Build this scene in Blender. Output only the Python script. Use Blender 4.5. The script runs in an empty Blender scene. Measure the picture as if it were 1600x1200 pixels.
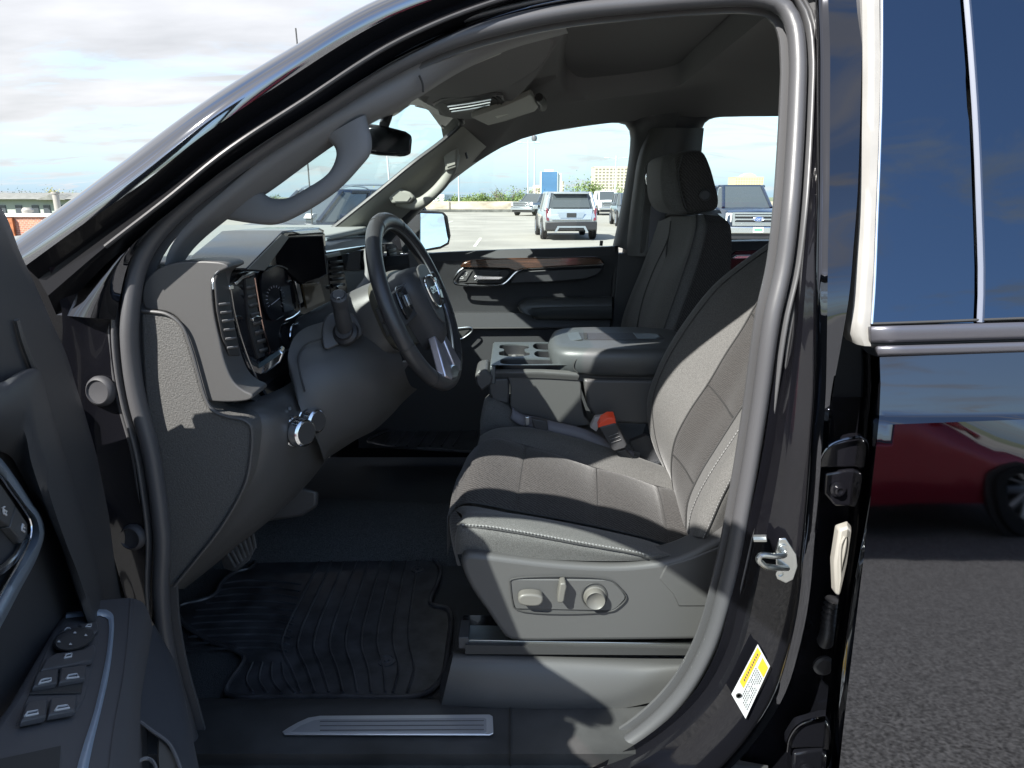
import bpy, bmesh, math, random
from mathutils import Vector as V, Matrix as M4
R=math.radians
random.seed(7)
SC=bpy.context.scene
COL=SC.collection
# ---------------- camera
H0=1.6; PIT=R(14.9); F=1110.0
cam=bpy.data.cameras.new('camera'); camo=bpy.data.objects.new('camera',cam); COL.objects.link(camo)
camo.location=(0,0,H0); camo.rotation_euler=(R(90)-PIT,0,0)
cam.sensor_width=36; cam.lens=F/1600*36; cam.clip_start=.02; cam.clip_end=6000
SC.camera=camo
# ---------------- light
SUN=V((-.50,-.55,.69)).normalized()
sl=bpy.data.lights.new('sun','SUN'); sl.energy=4.6; sl.angle=R(.5); sl.color=(1,.965,.91)
so=bpy.data.objects.new('sun',sl); COL.objects.link(so)
so.rotation_euler=(-SUN).to_track_quat('-Z','Y').to_euler()
W=bpy.data.worlds.new('World'); SC.world=W; W.use_nodes=True
def build_world():
    nt=W.node_tree; N=nt.nodes; L=nt.links; N.clear()
    out=N.new('ShaderNodeOutputWorld'); bg=N.new('ShaderNodeBackground'); bg.inputs[1].default_value=.12
    sky=N.new('ShaderNodeTexSky'); sky.sky_type='NISHITA'; sky.sun_disc=False
    sky.sun_elevation=math.asin(SUN.z); sky.sun_rotation=math.atan2(SUN.x,SUN.y); sky.air_density=1.0; sky.dust_density=.6; sky.ozone_density=1.6
    tc=N.new('ShaderNodeTexCoord'); sp=N.new('ShaderNodeSeparateXYZ'); L.new(tc.outputs['Generated'],sp.inputs[0])
    def math_(op,a,b=None,c=None):
        m=N.new('ShaderNodeMath'); m.operation=op
        for i,x in enumerate((a,b,c)):
            if x is None: continue
            if isinstance(x,(int,float)): m.inputs[i].default_value=x
            else: L.new(x,m.inputs[i])
        return m.outputs[0]
    # planar cloud coordinates: direction / (z + small) so that clouds flatten to the horizon
    zc=math_('ADD',math_('MAXIMUM',sp.outputs[2],0.0),.16)
    u=math_('DIVIDE',sp.outputs[0],zc); v=math_('DIVIDE',sp.outputs[1],zc)
    cb=N.new('ShaderNodeCombineXYZ'); L.new(u,cb.inputs[0]); L.new(v,cb.inputs[1])
    mp=N.new('ShaderNodeMapping'); mp.inputs['Scale'].default_value=(.8,1.5,1); mp.inputs['Rotation'].default_value=(0,0,R(-12)); mp.inputs['Location'].default_value=(3.1,.4,0); L.new(cb.outputs[0],mp.inputs[0])
    n1=N.new('ShaderNodeTexNoise'); n1.inputs['Scale'].default_value=1.1; n1.inputs['Detail'].default_value=9; n1.inputs['Roughness'].default_value=.6; n1.inputs['Distortion'].default_value=.5; L.new(mp.outputs[0],n1.inputs['Vector'])
    # more cloud towards the front left, few wisps behind
    az=math_('ADD',math_('MULTIPLY',sp.outputs[0],-.20),math_('MULTIPLY',sp.outputs[1],.06))
    lo=math_('MULTIPLY',math_('SUBTRACT',.12,math_('MINIMUM',sp.outputs[2],.12)),-2.4)
    f=math_('ADD',math_('ADD',n1.outputs[0],az),lo)
    ss=N.new('ShaderNodeMapRange'); ss.interpolation_type='SMOOTHSTEP'; ss.inputs[1].default_value=.455; ss.inputs[2].default_value=.64; L.new(f,ss.inputs[0])
    n3=N.new('ShaderNodeTexNoise'); n3.inputs['Scale'].default_value=2.6; n3.inputs['Detail'].default_value=8; n3.inputs['Roughness'].default_value=.62; n3.inputs['Distortion'].default_value=.9; L.new(mp.outputs[0],n3.inputs['Vector'])
    s3=N.new('ShaderNodeMapRange'); s3.interpolation_type='SMOOTHSTEP'; s3.inputs[1].default_value=.49; s3.inputs[2].default_value=.66; L.new(n3.outputs[0],s3.inputs[0])
    mask=math_('MAXIMUM',ss.outputs[0],math_('MULTIPLY',s3.outputs[0],.8))
    n2=N.new('ShaderNodeTexNoise'); n2.inputs['Scale'].default_value=2.3; n2.inputs['Detail'].default_value=5; L.new(mp.outputs[0],n2.inputs['Vector'])
    cr=N.new('ShaderNodeMapRange'); cr.inputs[1].default_value=.3; cr.inputs[2].default_value=.7; cr.inputs[3].default_value=2.1; cr.inputs[4].default_value=2.9; L.new(n2.outputs[0],cr.inputs[0])
    cc=N.new('ShaderNodeCombineXYZ'); L.new(cr.outputs[0],cc.inputs[0]); L.new(math_('MULTIPLY',cr.outputs[0],.99),cc.inputs[1]); L.new(math_('MULTIPLY',cr.outputs[0],1.01),cc.inputs[2])
    hz=math_('MULTIPLY',math_('POWER',math_('SUBTRACT',1.0,math_('MINIMUM',math_('MULTIPLY',math_('MAXIMUM',sp.outputs[2],0.0),2.6),1.0)),2.0),.9)
    hm=N.new('ShaderNodeMix'); hm.data_type='RGBA'; hm.inputs[7].default_value=(1.35,2.05,2.7,1); L.new(hz,hm.inputs[0]); L.new(sky.outputs[0],hm.inputs[6])
    mx=N.new('ShaderNodeMix'); mx.data_type='RGBA'; L.new(math_('MULTIPLY',mask,.92),mx.inputs[0]); L.new(hm.outputs[2],mx.inputs[6]); L.new(cc.outputs[0],mx.inputs[7])
    L.new(mx.outputs[2],bg.inputs[0]); L.new(bg.outputs[0],out.inputs[0])
build_world()
SC.view_settings.view_transform='Standard'; SC.view_settings.look='None'; SC.view_settings.exposure=1.55; SC.view_settings.gamma=1
try:
    SC.cycles.max_bounces=10; SC.cycles.transparent_max_bounces=16; SC.cycles.use_denoising=True; SC.cycles.caustics_reflective=False; SC.cycles.caustics_refractive=False
except Exception: pass
# ---------------- rays through the photograph: a pixel and a real depth give a real point
_c,_s=math.cos(PIT),math.sin(PIT)
def ray(px,py):
    dx=px-800; up=600-py
    return V((dx, F*_c+up*_s, -F*_s+up*_c))
def P(px,py,Y):
    d=ray(px,py); t=Y/d.y; return V((d.x*t,Y,H0+d.z*t))
def PX(px,py,X):
    d=ray(px,py); t=X/d.x; return V((X,d.y*t,H0+d.z*t))
def PZ(px,py,Z):
    d=ray(px,py); t=(Z-H0)/d.z; return V((d.x*t,d.y*t,Z))
def PL(px,py,p0,n):
    d=ray(px,py); o=V((0,0,H0)); t=(p0-o).dot(n)/d.dot(n); return o+d*t
def lerp(a,b,t): return a+(b-a)*t
def itp(x,tab):
    if x<=tab[0][0]: return tab[0][1]
    for (a,b),(c,d) in zip(tab,tab[1:]):
        if x<=c: return b+(d-b)*(x-a)/(c-a)
    return tab[-1][1]
def crm(pts,n,closed=False,lin=False):
    pts=[V(p) for p in pts]
    if lin or len(pts)<3: dense=pts+([pts[0]] if closed else [])
    else:
        m=len(pts); dense=[]
        rng=range(m if closed else m-1)
        for i in rng:
            if closed: a,b,c,d=pts[(i-1)%m],pts[i],pts[(i+1)%m],pts[(i+2)%m]
            else: b,c=pts[i],pts[i+1]; a=pts[i-1] if i else b*2-c; d=pts[i+2] if i+2<m else c*2-b
            # centripetal-ish
            t0=0;t1=max(1e-6,(b-a).length)**.5;t2=t1+max(1e-6,(c-b).length)**.5;t3=t2+max(1e-6,(d-c).length)**.5
            for k in range(8):
                t=lerp(t1,t2,k/8)
                A1=a*((t1-t)/(t1-t0))+b*((t-t0)/(t1-t0)); A2=b*((t2-t)/(t2-t1))+c*((t-t1)/(t2-t1)); A3=c*((t3-t)/(t3-t2))+d*((t-t2)/(t3-t2))
                B1=A1*((t2-t)/(t2-t0))+A2*((t-t0)/(t2-t0)); B2=A2*((t3-t)/(t3-t1))+A3*((t-t1)/(t3-t1))
                dense.append(B1*((t2-t)/(t2-t1))+B2*((t-t1)/(t2-t1)))
        dense.append(pts[0] if closed else pts[-1])
    ls=[0]
    for a,b in zip(dense,dense[1:]): ls.append(ls[-1]+(b-a).length)
    out=[]; j=0; tot=ls[-1]; cnt=n if closed else n-1
    for i in range(n):
        s=tot*i/cnt
        while j<len(ls)-2 and ls[j+1]<s: j+=1
        seg=ls[j+1]-ls[j]; t=0 if seg<1e-9 else (s-ls[j])/seg
        out.append(lerp(dense[j],dense[j+1],t))
    return out
# ---------------- mesh builder
class MB:
    def __init__(s): s.v=[]; s.f=[]
    def add(s,vs,fs,T=None):
        o=len(s.v); s.v+=[(T@V(v)) if T else V(v) for v in vs]; s.f+=[tuple(i+o for i in f) for f in fs]; return s
    def grid(s,rows,closed=False,T=None,caps=False):
        n=len(rows[0]); vs=[p for r in rows for p in r]; fs=[]
        for j in range(len(rows)-1):
            for i in range(n if closed else n-1):
                k=(i+1)%n; fs.append((j*n+i,j*n+k,(j+1)*n+k,(j+1)*n+i))
        if caps: fs.append(tuple(range(n))[::-1]); fs.append(tuple((len(rows)-1)*n+i for i in range(n)))
        return s.add(vs,fs,T)
    def rails(s,rails,nu=40,vs=4,lin=False,ulin=False):
        rr=[crm(r,nu,lin=ulin) for r in rails]
        if vs>1:
            cols=[]
            for i in range(nu):
                c=[r[i] for r in rr]
                if lin:
                    o=[]
                    for a,b in zip(c,c[1:]):
                        for k in range(vs): o.append(lerp(a,b,k/vs))
                    o.append(c[-1])
                else: o=crm(c,(len(rr)-1)*vs+1)
                cols.append(o)
            rr=[[cols[i][j] for i in range(nu)] for j in range(len(cols[0]))]
        return s.grid(rr)
    def box(s,c,sz,T=None,rz=0):
        x,y,z=[a/2 for a in sz]; c=V(c)
        vs=[V((a*x,b*y,d*z)) for a in(-1,1) for b in(-1,1) for d in(-1,1)]
        if rz: m=M4.Rotation(rz,3,'Z'); vs=[m@v for v in vs]
        return s.add([v+c for v in vs],[(0,1,3,2),(4,6,7,5),(0,4,5,1),(2,3,7,6),(0,2,6,4),(1,5,7,3)],T)
    def prism(s,pts,ext):
        n=len(pts); ext=V(ext); pts=[V(p) for p in pts]
        s.add(pts+[p+ext for p in pts],[tuple(range(n)),tuple(range(2*n-1,n-1,-1))]+[(i,n+i,n+(i+1)%n,(i+1)%n) for i in range(n)]); return s
    def ring(s,o1,o2,ext):   # frame between two closed outlines with equal counts
        n=len(o1); ext=V(ext); a=[V(p) for p in o1]; b=[V(p) for p in o2]
        rows=[a,b,[p+ext for p in b],[p+ext for p in a],a]
        return s.grid(rows,closed=True)
    def tube(s,pts,r,ns=10,closed=False,n=None,flat=1,up=None,caps=True):
        pts=crm(pts,n or max(8,len(pts)*5),closed=closed) if n!=0 else [V(p) for p in pts]
        m=len(pts); rows=[]; prev=None
        for i,p in enumerate(pts):
            if closed: t=(pts[(i+1)%m]-pts[i-1])
            else: t=pts[min(i+1,m-1)]-pts[max(i-1,0)]
            t.normalize()
            if up is not None: a=V(up)
            else: a=prev if prev is not None else (V((0,0,1)) if abs(t.z)<.9 else V((1,0,0)))
            a=(a-t*a.dot(t)).normalized(); prev=a; b=t.cross(a)
            rr=r(i/(m-1)) if callable(r) else r
            rows.append([p+a*math.cos(k/ns*2*math.pi)*rr+b*math.sin(k/ns*2*math.pi)*rr*flat for k in range(ns)])
        if closed: rows.append(rows[0])
        return s.grid(rows,closed=True,caps=caps and not closed)
    def sweep(s,pts,prof,nrm,n=60,closed=False):
        """profile (a,b): a across in the plane (away from path centre, side = t x nrm), b along nrm"""
        pts=crm(pts,n,closed=closed); m=len(pts); rows=[]; nrm=V(nrm)
        for i,p in enumerate(pts):
            t=(pts[(i+1)%m]-pts[i-1]) if closed else pts[min(i+1,m-1)]-pts[max(i-1,0)]
            t.normalize(); a=t.cross(nrm).normalized(); b=a.cross(t).normalized()
            rows.append([p+a*q[0]+b*q[1] for q in prof])
        if closed: rows.append(rows[0])
        return s.grid(rows,closed=True,caps=not closed)
    def lathe(s,prof,o,ax,ns=24):
        o=V(o); ax=V(ax).normalized(); a=ax.orthogonal().normalized(); b=ax.cross(a)
        rows=[[o+ax*h+(a*math.cos(k/ns*2*math.pi)+b*math.sin(k/ns*2*math.pi))*r for k in range(ns)] for r,h in prof]
        return s.grid(rows,closed=True,caps=True)
    def build(s,name,mat,parent=None,bev=0,sub=0,solid=0,ang=35,segs=2,off=-1,tri=False):
        me=bpy.data.meshes.new(name); me.from_pydata([tuple(v) for v in s.v],[],s.f)
        bm=bmesh.new(); bm.from_mesh(me)
        bmesh.ops.remove_doubles(bm,verts=bm.verts,dist=1e-5)
        bmesh.ops.recalc_face_normals(bm,faces=bm.faces)
        bm.to_mesh(me); bm.free()
        me.polygons.foreach_set('use_smooth',[True]*len(me.polygons))
        if not sub: me.set_sharp_from_angle(angle=R(ang))
        if mat: me.materials.append(mat)
        o=bpy.data.objects.new(name,me); COL.objects.link(o)
        if parent is not None:
            o.parent=parent
            T=M4.Translation(parent.location) if parent.type=='EMPTY' else M4.Identity(4)
            if not getattr(s,'local',False): o.matrix_parent_inverse=T.inverted()
        if solid:
            md=o.modifiers.new('thickness','SOLIDIFY'); md.thickness=solid; md.offset=off
        if bev:
            md=o.modifiers.new('bevel','BEVEL'); md.width=bev; md.segments=segs; md.limit_method='ANGLE'; md.angle_limit=R(40); md.harden_normals=False
        if sub:
            md=o.modifiers.new('smooth','SUBSURF'); md.levels=sub; md.render_levels=sub
        return o
def local(): m=MB(); m.local=True; return m
def tag(o,label=None,cat=None,group=None,kind=None):
    for k,v in (('label',label),('category',cat),('group',group),('kind',kind)):
        if v: o[k]=v
    return o
def empty(name,loc,rz=0):
    o=bpy.data.objects.new(name,None); COL.objects.link(o); o.location=loc; o.rotation_euler=(0,0,rz); o.empty_display_size=.2; return o
# ---------------- materials
def mat(name,col,rough=.5,metal=0,spec=.5,coat=0,bump=0,bscale=200,bdist=.001,var=0,vscale=5,emit=None,coatior=1.5,sheen=0,vcol=None,stretch=None,aniso=0,ior=None):
    m=bpy.data.materials.new(name); m.use_nodes=True; nt=m.node_tree; N=nt.nodes; L=nt.links
    b=N['Principled BSDF']; b.inputs['Base Color'].default_value=(*col,1); b.inputs['Roughness'].default_value=rough; b.inputs['Metallic'].default_value=metal
    b.inputs['Specular IOR Level'].default_value=spec; b.inputs['Coat Weight'].default_value=coat; b.inputs['Coat Roughness'].default_value=.02; b.inputs['Coat IOR'].default_value=coatior
    if ior: b.inputs['IOR'].default_value=ior
    if sheen: b.inputs['Sheen Weight'].default_value=sheen; b.inputs['Sheen Roughness'].default_value=.4
    tc=N.new('ShaderNodeTexCoord'); vec=tc.outputs['Object']
    if stretch:
        mp=N.new('ShaderNodeMapping'); mp.inputs['Scale'].default_value=stretch; L.new(vec,mp.inputs[0]); vec=mp.outputs[0]
    if var:
        n=N.new('ShaderNodeTexNoise'); n.inputs['Scale'].default_value=vscale; n.inputs['Detail'].default_value=6; L.new(vec,n.inputs['Vector'])
        r=N.new('ShaderNodeValToRGB'); L.new(n.outputs[0],r.inputs[0])
        c2=vcol or tuple(min(1,c*(1+var)) for c in col); c1=tuple(c*(1-var) for c in col)
        r.color_ramp.elements[0].position=.32; r.color_ramp.elements[1].position=.68
        r.color_ramp.elements[0].color=(*c1,1); r.color_ramp.elements[1].color=(*c2,1); L.new(r.outputs[0],b.inputs['Base Color'])
    if bump:
        n=N.new('ShaderNodeTexNoise'); n.inputs['Scale'].default_value=bscale; n.inputs['Detail'].default_value=3; L.new(tc.outputs['Object'],n.inputs['Vector'])
        u=N.new('ShaderNodeBump'); u.inputs['Strength'].default_value=bump; u.inputs['Distance'].default_value=bdist; L.new(n.outputs[0],u.inputs['Height']); L.new(u.outputs[0],b.inputs['Normal'])
    if emit: b.inputs['Emission Color'].default_value=(*emit[:3],1); b.inputs['Emission Strength'].default_value=emit[3]
    return m
def fabric(name,col,scale=900,pattern=None):
    """woven cloth: fine weave in colour and bump, optional knitted pattern"""
    m=mat(name,col,.85,spec=.25,sheen=.15); nt=m.node_tree; N=nt.nodes; L=nt.links; b=N['Principled BSDF']
    tc=N.new('ShaderNodeTexCoord')
    n=N.new('ShaderNodeTexNoise'); n.inputs['Scale'].default_value=scale; n.inputs['Detail'].default_value=2; L.new(tc.outputs['Object'],n.inputs['Vector'])
    r=N.new('ShaderNodeValToRGB'); r.color_ramp.elements[0].position=.3; r.color_ramp.elements[1].position=.7
    r.color_ramp.elements[0].color=(*[c*.62 for c in col],1); r.color_ramp.elements[1].color=(*[c*1.4 for c in col],1); L.new(n.outputs[0],r.inputs[0])
    src=r.outputs[0]; hgt=n.outputs[0]
    if pattern:
        mp=N.new('ShaderNodeMapping'); mp.inputs['Scale'].default_value=pattern; L.new(tc.outputs['Object'],mp.inputs[0])
        w=N.new('ShaderNodeTexWave'); w.wave_type='BANDS'; w.bands_direction='DIAGONAL'; w.inputs['Scale'].default_value=1; w.inputs['Distortion'].default_value=3; w.inputs['Detail'].default_value=1; w.inputs['Detail Scale'].default_value=2; L.new(mp.outputs[0],w.inputs['Vector'])
        mx=N.new('ShaderNodeMix'); mx.data_type='RGBA'; mx.blend_type='MULTIPLY'; mx.inputs[0].default_value=.6; L.new(src,mx.inputs[6]); L.new(w.outputs[0],mx.inputs[7]); src=mx.outputs[2]
        hgt=w.outputs[0]
    L.new(src,b.inputs['Base Color'])
    u=N.new('ShaderNodeBump'); u.inputs['Strength'].default_value=.35; u.inputs['Distance'].default_value=.0012; L.new(hgt,u.inputs['Height']); L.new(u.outputs[0],b.inputs['Normal'])
    return m
def glassmat(name,tint,refl=.06,rough=.0):
    m=bpy.data.materials.new(name); m.use_nodes=True; nt=m.node_tree; N=nt.nodes; L=nt.links; N.clear()
    o=N.new('ShaderNodeOutputMaterial'); t=N.new('ShaderNodeBsdfTransparent'); t.inputs[0].default_value=(*tint,1)
    g=N.new('ShaderNodeBsdfGlossy'); g.inputs['Roughness'].default_value=rough
    fr=N.new('ShaderNodeLayerWeight'); fr.inputs[0].default_value=.5
    pw=N.new('ShaderNodeMath'); pw.operation='POWER'; pw.inputs[1].default_value=5; L.new(fr.outputs['Facing'],pw.inputs[0])
    mx=N.new('ShaderNodeMixShader'); ml=N.new('ShaderNodeMath'); ml.operation='MULTIPLY_ADD'; ml.inputs[1].default_value=.5; ml.inputs[2].default_value=refl; L.new(pw.outputs[0],ml.inputs[0]); ml.use_clamp=True
    L.new(ml.outputs[0],mx.inputs[0]); L.new(t.outputs[0],mx.inputs[1]); L.new(g.outputs[0],mx.inputs[2]); L.new(mx.outputs[0],o.inputs[0]); return m
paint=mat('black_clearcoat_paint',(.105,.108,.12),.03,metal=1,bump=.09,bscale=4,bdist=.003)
skypaint=mat('black_paint_sky_lifted',(.27,.28,.30),.06,metal=1,bump=.05,bscale=5,bdist=.002)  # black body paint again, with a brighter sky reflection put into its colour
framepaint=mat('black_frame_paint',(.006,.006,.007),.22,spec=.15,coat=.12)
jambpaint=mat('black_jamb_paint',(.006,.006,.008),.12,spec=.3,coat=.45,bump=.06,bscale=8,bdist=.002)
darktint=mat('dark_tinted_glass',(.085,.11,.145),.01,metal=1)
rubber=mat('seal_rubber',(.062,.062,.066),.42,spec=.5,bump=.25,bscale=500,bdist=.0004)
rubberd=mat('black_rubber',(.02,.02,.022),.45,bump=.3,bscale=300,bdist=.0005,var=.3,vscale=18)
plast=mat('charcoal_plastic',(.062,.062,.064),.5,spec=.45,bump=.5,bscale=900,bdist=.0004,var=.12,vscale=60)
plastd=mat('black_plastic',(.042,.043,.046),.48,spec=.45,bump=.5,bscale=900,bdist=.0004)
plastg=mat('grey_trim_plastic',(.16,.16,.163),.6,spec=.35,bump=.5,bscale=900,bdist=.0004)
plastl=mat('slate_plastic',(.066,.0655,.065),.46,spec=.5,bump=.5,bscale=1000,bdist=.0004)
liner=mat('headliner_cloth',(.19,.19,.19),.95,spec=.15,bump=.4,bscale=1500,bdist=.0004)
carpet=mat('black_carpet',(.085,.088,.09),.98,spec=.1,bump=1,bscale=700,bdist=.003,var=.5,vscale=400)
matd_=0
piano=mat('gloss_black_trim',(.012,.012,.014),.12,spec=.25,coat=.25)
chrome=mat('satin_chrome',(.78,.8,.82),.16,metal=1)
bright=mat('bright_metal',(.62,.66,.70),.28,metal=1)
steel=mat('zinc_steel',(.6,.62,.6),.3,metal=1,bump=.3,bscale=60,bdist=.001)
leather=mat('black_leather',(.035,.035,.037),.34,spec=.5,bump=.4,bscale=450,bdist=.0006)
vinyl=mat('armrest_vinyl',(.065,.07,.072),.42,spec=.5,bump=.4,bscale=600,bdist=.0005)
fab=fabric('grey_seat_cloth',(.092,.091,.088),650)
fabi=fabric('patterned_seat_cloth',(.056,.053,.051),600,(70,70,70))
belt=mat('belt_webbing',(.13,.13,.15),.5,spec=.4,bump=.5,bscale=700,bdist=.0005,stretch=(1,1,1))
redp=mat('red_release_plastic',(.85,.08,.03),.35)
white=mat('white_print',(.5,.5,.5),.6)
wht_plastic=mat('white_plastic',(.27,.26,.235),.45)
yellow=mat('yellow_print',(.6,.36,.02),.6)
blackp=mat('black_print',(.03,.03,.03),.6)
liprub=mat('lip_rubber',(.07,.07,.073),.4,spec=.5)
glassc=glassmat('clear_window_glass',(.86,.94,.92),.03)
glasst=glassmat('tinted_window_glass',(.90,.97,.96),.03)
mirrorm=mat('mirror_glass',(.85,.9,.92),.01,metal=1)
thread=mat('seat_thread',(.22,.22,.22),.7)
wood=mat('dark_wood_trim',(.035,.015,.008),.16,coat=1,spec=.5,var=.6,vscale=6,vcol=(.085,.036,.018),stretch=(1.2,30,30))
# ================= THE TRUCK =================
truck=empty('pickup_truck',(0.6,2.0,0)); tag(truck,'black pickup truck with its driver door open, seen from beside the driver seat','pickup truck')
def S(px,py,f):
    Y=1.1
    for _ in range(25): Y=f(P(px,py,Y).z)
    return P(px,py,Y)
def Yo(py): return itp(py,[(-60,1.24),(5,1.22),(150,1.16),(300,1.10),(500,1.07),(900,1.07),(1190,1.10)])
def PO(px,py,d=0): return P(px,py,Yo(py)+d)
SEAL=[(700,1255),(450,1250),(330,1215),(280,1100),(256,1000),(249,920),(251,840),(242,760),(232,700),(212,625),(202,560),(200,500),(209,430),(224,390),(258,345),(320,292),(400,235),(500,170),(600,108),(700,62),(800,33),(900,14),(1000,4),(1100,-4),(1180,-6),(1222,6),(1242,36),(1249,90),(1248,150),(1243,250),(1237,330),(1226,420),(1208,500),(1188,640),(1168,762),(1141,900),(1108,1012),(1063,1090),(1000,1150),(930,1190),(850,1225)]
seal_c=[PO(x,y) for x,y in SEAL]
# rubber seal: fat bulb, groove, thin inner lip
def prof(cx,cy,rx,ry,n=14): return [(cx+rx*math.cos(2*math.pi*k/n),cy+ry*math.sin(2*math.pi*k/n)) for k in range(n)]
m=MB(); m.sweep(seal_c,prof(.0025,0,.0128,.015),(0,-1,0),n=220,closed=True)
m.build('door_seal',rubber,truck,ang=60)
m=MB(); m.sweep(seal_c,prof(-.0195,-.004,.0050,.012),(0,-1,0),n=220,closed=True); m.sweep(seal_c,prof(-.0300,-.009,.0045,.008),(0,-1,0),n=220,closed=True)
m.sweep(seal_c,[(.02,-.02),(-.05,-.02),(-.05,-.026),(.02,-.026)],(0,-1,0),n=220,closed=True)
m.build('seal_lip',liprub,truck,ang=60)
# --- A pillar and roof rail, outside
def rl(pts,Y=None): return [P(*p) if len(p)==3 else P(p[0],p[1],Y) for p in pts]
R0=[(22,378,1.06),(90,330,1.065),(187,259,1.07),(319,161,1.085),(465,71,1.12),(592,0,1.17),(760,-60,1.21),(1000,-110,1.22),(1350,-130,1.22)]
R1=[(39,416,1.025),(130,350,1.03),(225,285,1.035),(319,210,1.045),(440,130,1.08),(600,32,1.14),(760,-28,1.175),(1000,-80,1.19),(1350,-100,1.19)]
Rm=[((a[0]+b[0])/2,(a[1]+b[1])/2,(a[2]+b[2])/2-.018) for a,b in zip(R0,R1)]
Rb=[(x,y,d+.10) for x,y,d in R0]
R2=[(60,436,1.045),(150,372,1.05),(240,305,1.055),(335,228,1.068),(456,146,1.105),(612,50,1.165),(770,-12,1.195),(1000,-60,1.21),(1350,-80,1.21)]
R2b=[(75,462,1.035),(165,385,1.04),(262,310,1.045),(355,235,1.058),(470,160,1.095),(620,65,1.15),(780,0,1.185),(1000,-48,1.2),(1350,-70,1.2)]
R3=[(88,492,1.06),(180,400,1.06),(285,315,1.065),(385,238,1.08),(495,168,1.115),(630,82,1.175),(800,10,1.215),(1000,-30,1.225),(1350,-55,1.225)]
R4=[(180,500,1.055),(208,395,1.06),(290,312,1.065),(385,243,1.075),(497,170,1.11),(640,86,1.17),(810,22,1.21),(1000,-6,1.22),(1250,-20,1.22)]
MB().rails([[P(*p) for p in r] for r in (Rb,R0,Rm,R1)],nu=70,vs=6).build('roof_pillar',skypaint,truck,ang=80)
MB().rails([[P(*p) for p in r] for r in (R1,R2,R2b,R3)],nu=70,vs=3,lin=True).build('door_frame',framepaint,truck,ang=40)
MB().rails([[P(*p) for p in r] for r in (R3,[((a[0]+b[0])/2,(a[1]+b[1])/2,(a[2]+b[2])/2-.012) for a,b in zip(R3,R4)],R4)],nu=70,vs=4).build('pillar_flange',paint,truck,ang=60)
# glass run strip along the frame
MB().tube([P(x,y,d-.004) for x,y,d in R2b[1:]],.0035,8,n=60).build('drip_strip',rubberd,truck)
# --- hinge pillar
hl=[(70,400,1.04),(96,480,1.05),(98,560,1.05),(112,640,1.05),(140,750,1.05),(172,850,1.05),(200,950,1.05),(250,1120,1.06),(300,1280,1.07)]
hm=[(120,420,1.06),(140,500,1.065),(142,560,1.065),(152,640,1.065),(180,750,1.065),(208,850,1.065),(222,950,1.065),(255,1120,1.07),(310,1280,1.08)]
hr=[(215,400,1.075),(200,480,1.075),(194,560,1.075),(205,640,1.075),(232,750,1.075),(245,850,1.075),(248,950,1.075),(265,1120,1.08),(330,1280,1.08)]
MB().rails([rl(hl),rl(hm),rl(hr)],nu=40,vs=5).build('hinge_pillar',jambpaint,truck,ang=60)
for (x,y,r) in ((157,611,.0215),(207,839,.020)):
    c=P(x,y,1.064); ax=V((-.15,-1,0.1))
    MB().lathe([(r*1.12,-.004),(r*1.12,.002),(r,.006),(r*.86,.008),(r*.8,.005),(r*.3,.004),(.0005,.004)],c,ax,28).build('body_plug',mat('plug_rubber',(.03,.03,.034),.6) if x<200 else bpy.data.materials['plug_rubber'],truck,ang=50)
# --- B pillar
ys=[-80,0,75,150,300,380,460,540,620,700,762,850,900,950,1012,1087,1162,1260]
b0=dict(zip(ys,[1262,1264,1264,1262,1254,1243,1234,1224,1211,1199,1187,1167,1156,1144,1128,1086,1000,800]))
b3=dict(zip(ys,[1270,1272,1275,1275,1274,1272,1271,1270,1268,1262,1258,1250,1246,1240,1227,1203,1155,1060]))
b5=dict(zip(ys,[1350,1347,1345,1343,1338,1332,1325,1312,1296,1290,1284,1275,1270,1262,1250,1228,1180,1090]))
def By(py): return itp(py,[(-80,1.22),(0,1.20),(150,1.14),(300,1.08),(460,1.03),(700,1.01),(1200,1.02)])
r0=[P(b0[y]-6,y,By(y)+.045) for y in ys]; r1=[P(b0[y]+9,y,By(y)+.05) for y in ys]; r2=[P(b0[y]*.75+b3[y]*.25+7,y,By(y)+.018) for y in ys]
r2c=[P(b0[y]*.55+b3[y]*.45+7,y,By(y)+.020) for y in ys]
r3=[P(b3[y],y,By(y)+.012) for y in ys]
MB().rails([r0,r1,r2,r2c,r3],nu=60,vs=3,lin=True).build('centre_pillar',jambpaint,truck,ang=40)
r4=[P(b3[y]+5,y,By(y)-.012) for y in ys]; r4b=[P(b3[y]+22,y,By(y)-.022) for y in ys]
r5=[P(max(b5[y],b3[y]+30)+2,y,By(y)-.016) for y in ys]; r6=[P(max(b5[y],b3[y]+30)+4,y,By(y)+.12) for y in ys]
ylim=[y for y in ys if y<=700]
MB().rails([[r[i] for i,y in enumerate(ys)] for r in (r3,r4,r4b)],nu=60,vs=5).build('pillar_edge',paint,truck,ang=60)
k=len(ylim)
MB().rails([r4b[:k],r5[:k],r6[:k]],nu=40,vs=4,lin=True).build('pillar_skin',paint,truck,ang=40)
# deep jamb behind the rear door edge
j0=[P(b3[y]+20,y,By(y)-.018) for y in ys if y>=600]; j1=[P(b3[y]+26,y,1.09) for y in ys if y>=600]; j2=[P(1420,y,1.13) for y in ys if y>=600]
MB().rails([j0,j1,j2],nu=30,vs=3,lin=True).build('rear_jamb',jambpaint,truck,ang=40)
MB().rails([[P(1240,-80,1.3),P(1240,600,1.2),P(1200,900,1.2),P(1150,1300,1.2)],[P(1480,-80,1.3),P(1480,600,1.2),P(1480,900,1.2),P(1480,1300,1.2)]],nu=8,vs=1,lin=True).build('pillar_backing',plastd,truck)
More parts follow.
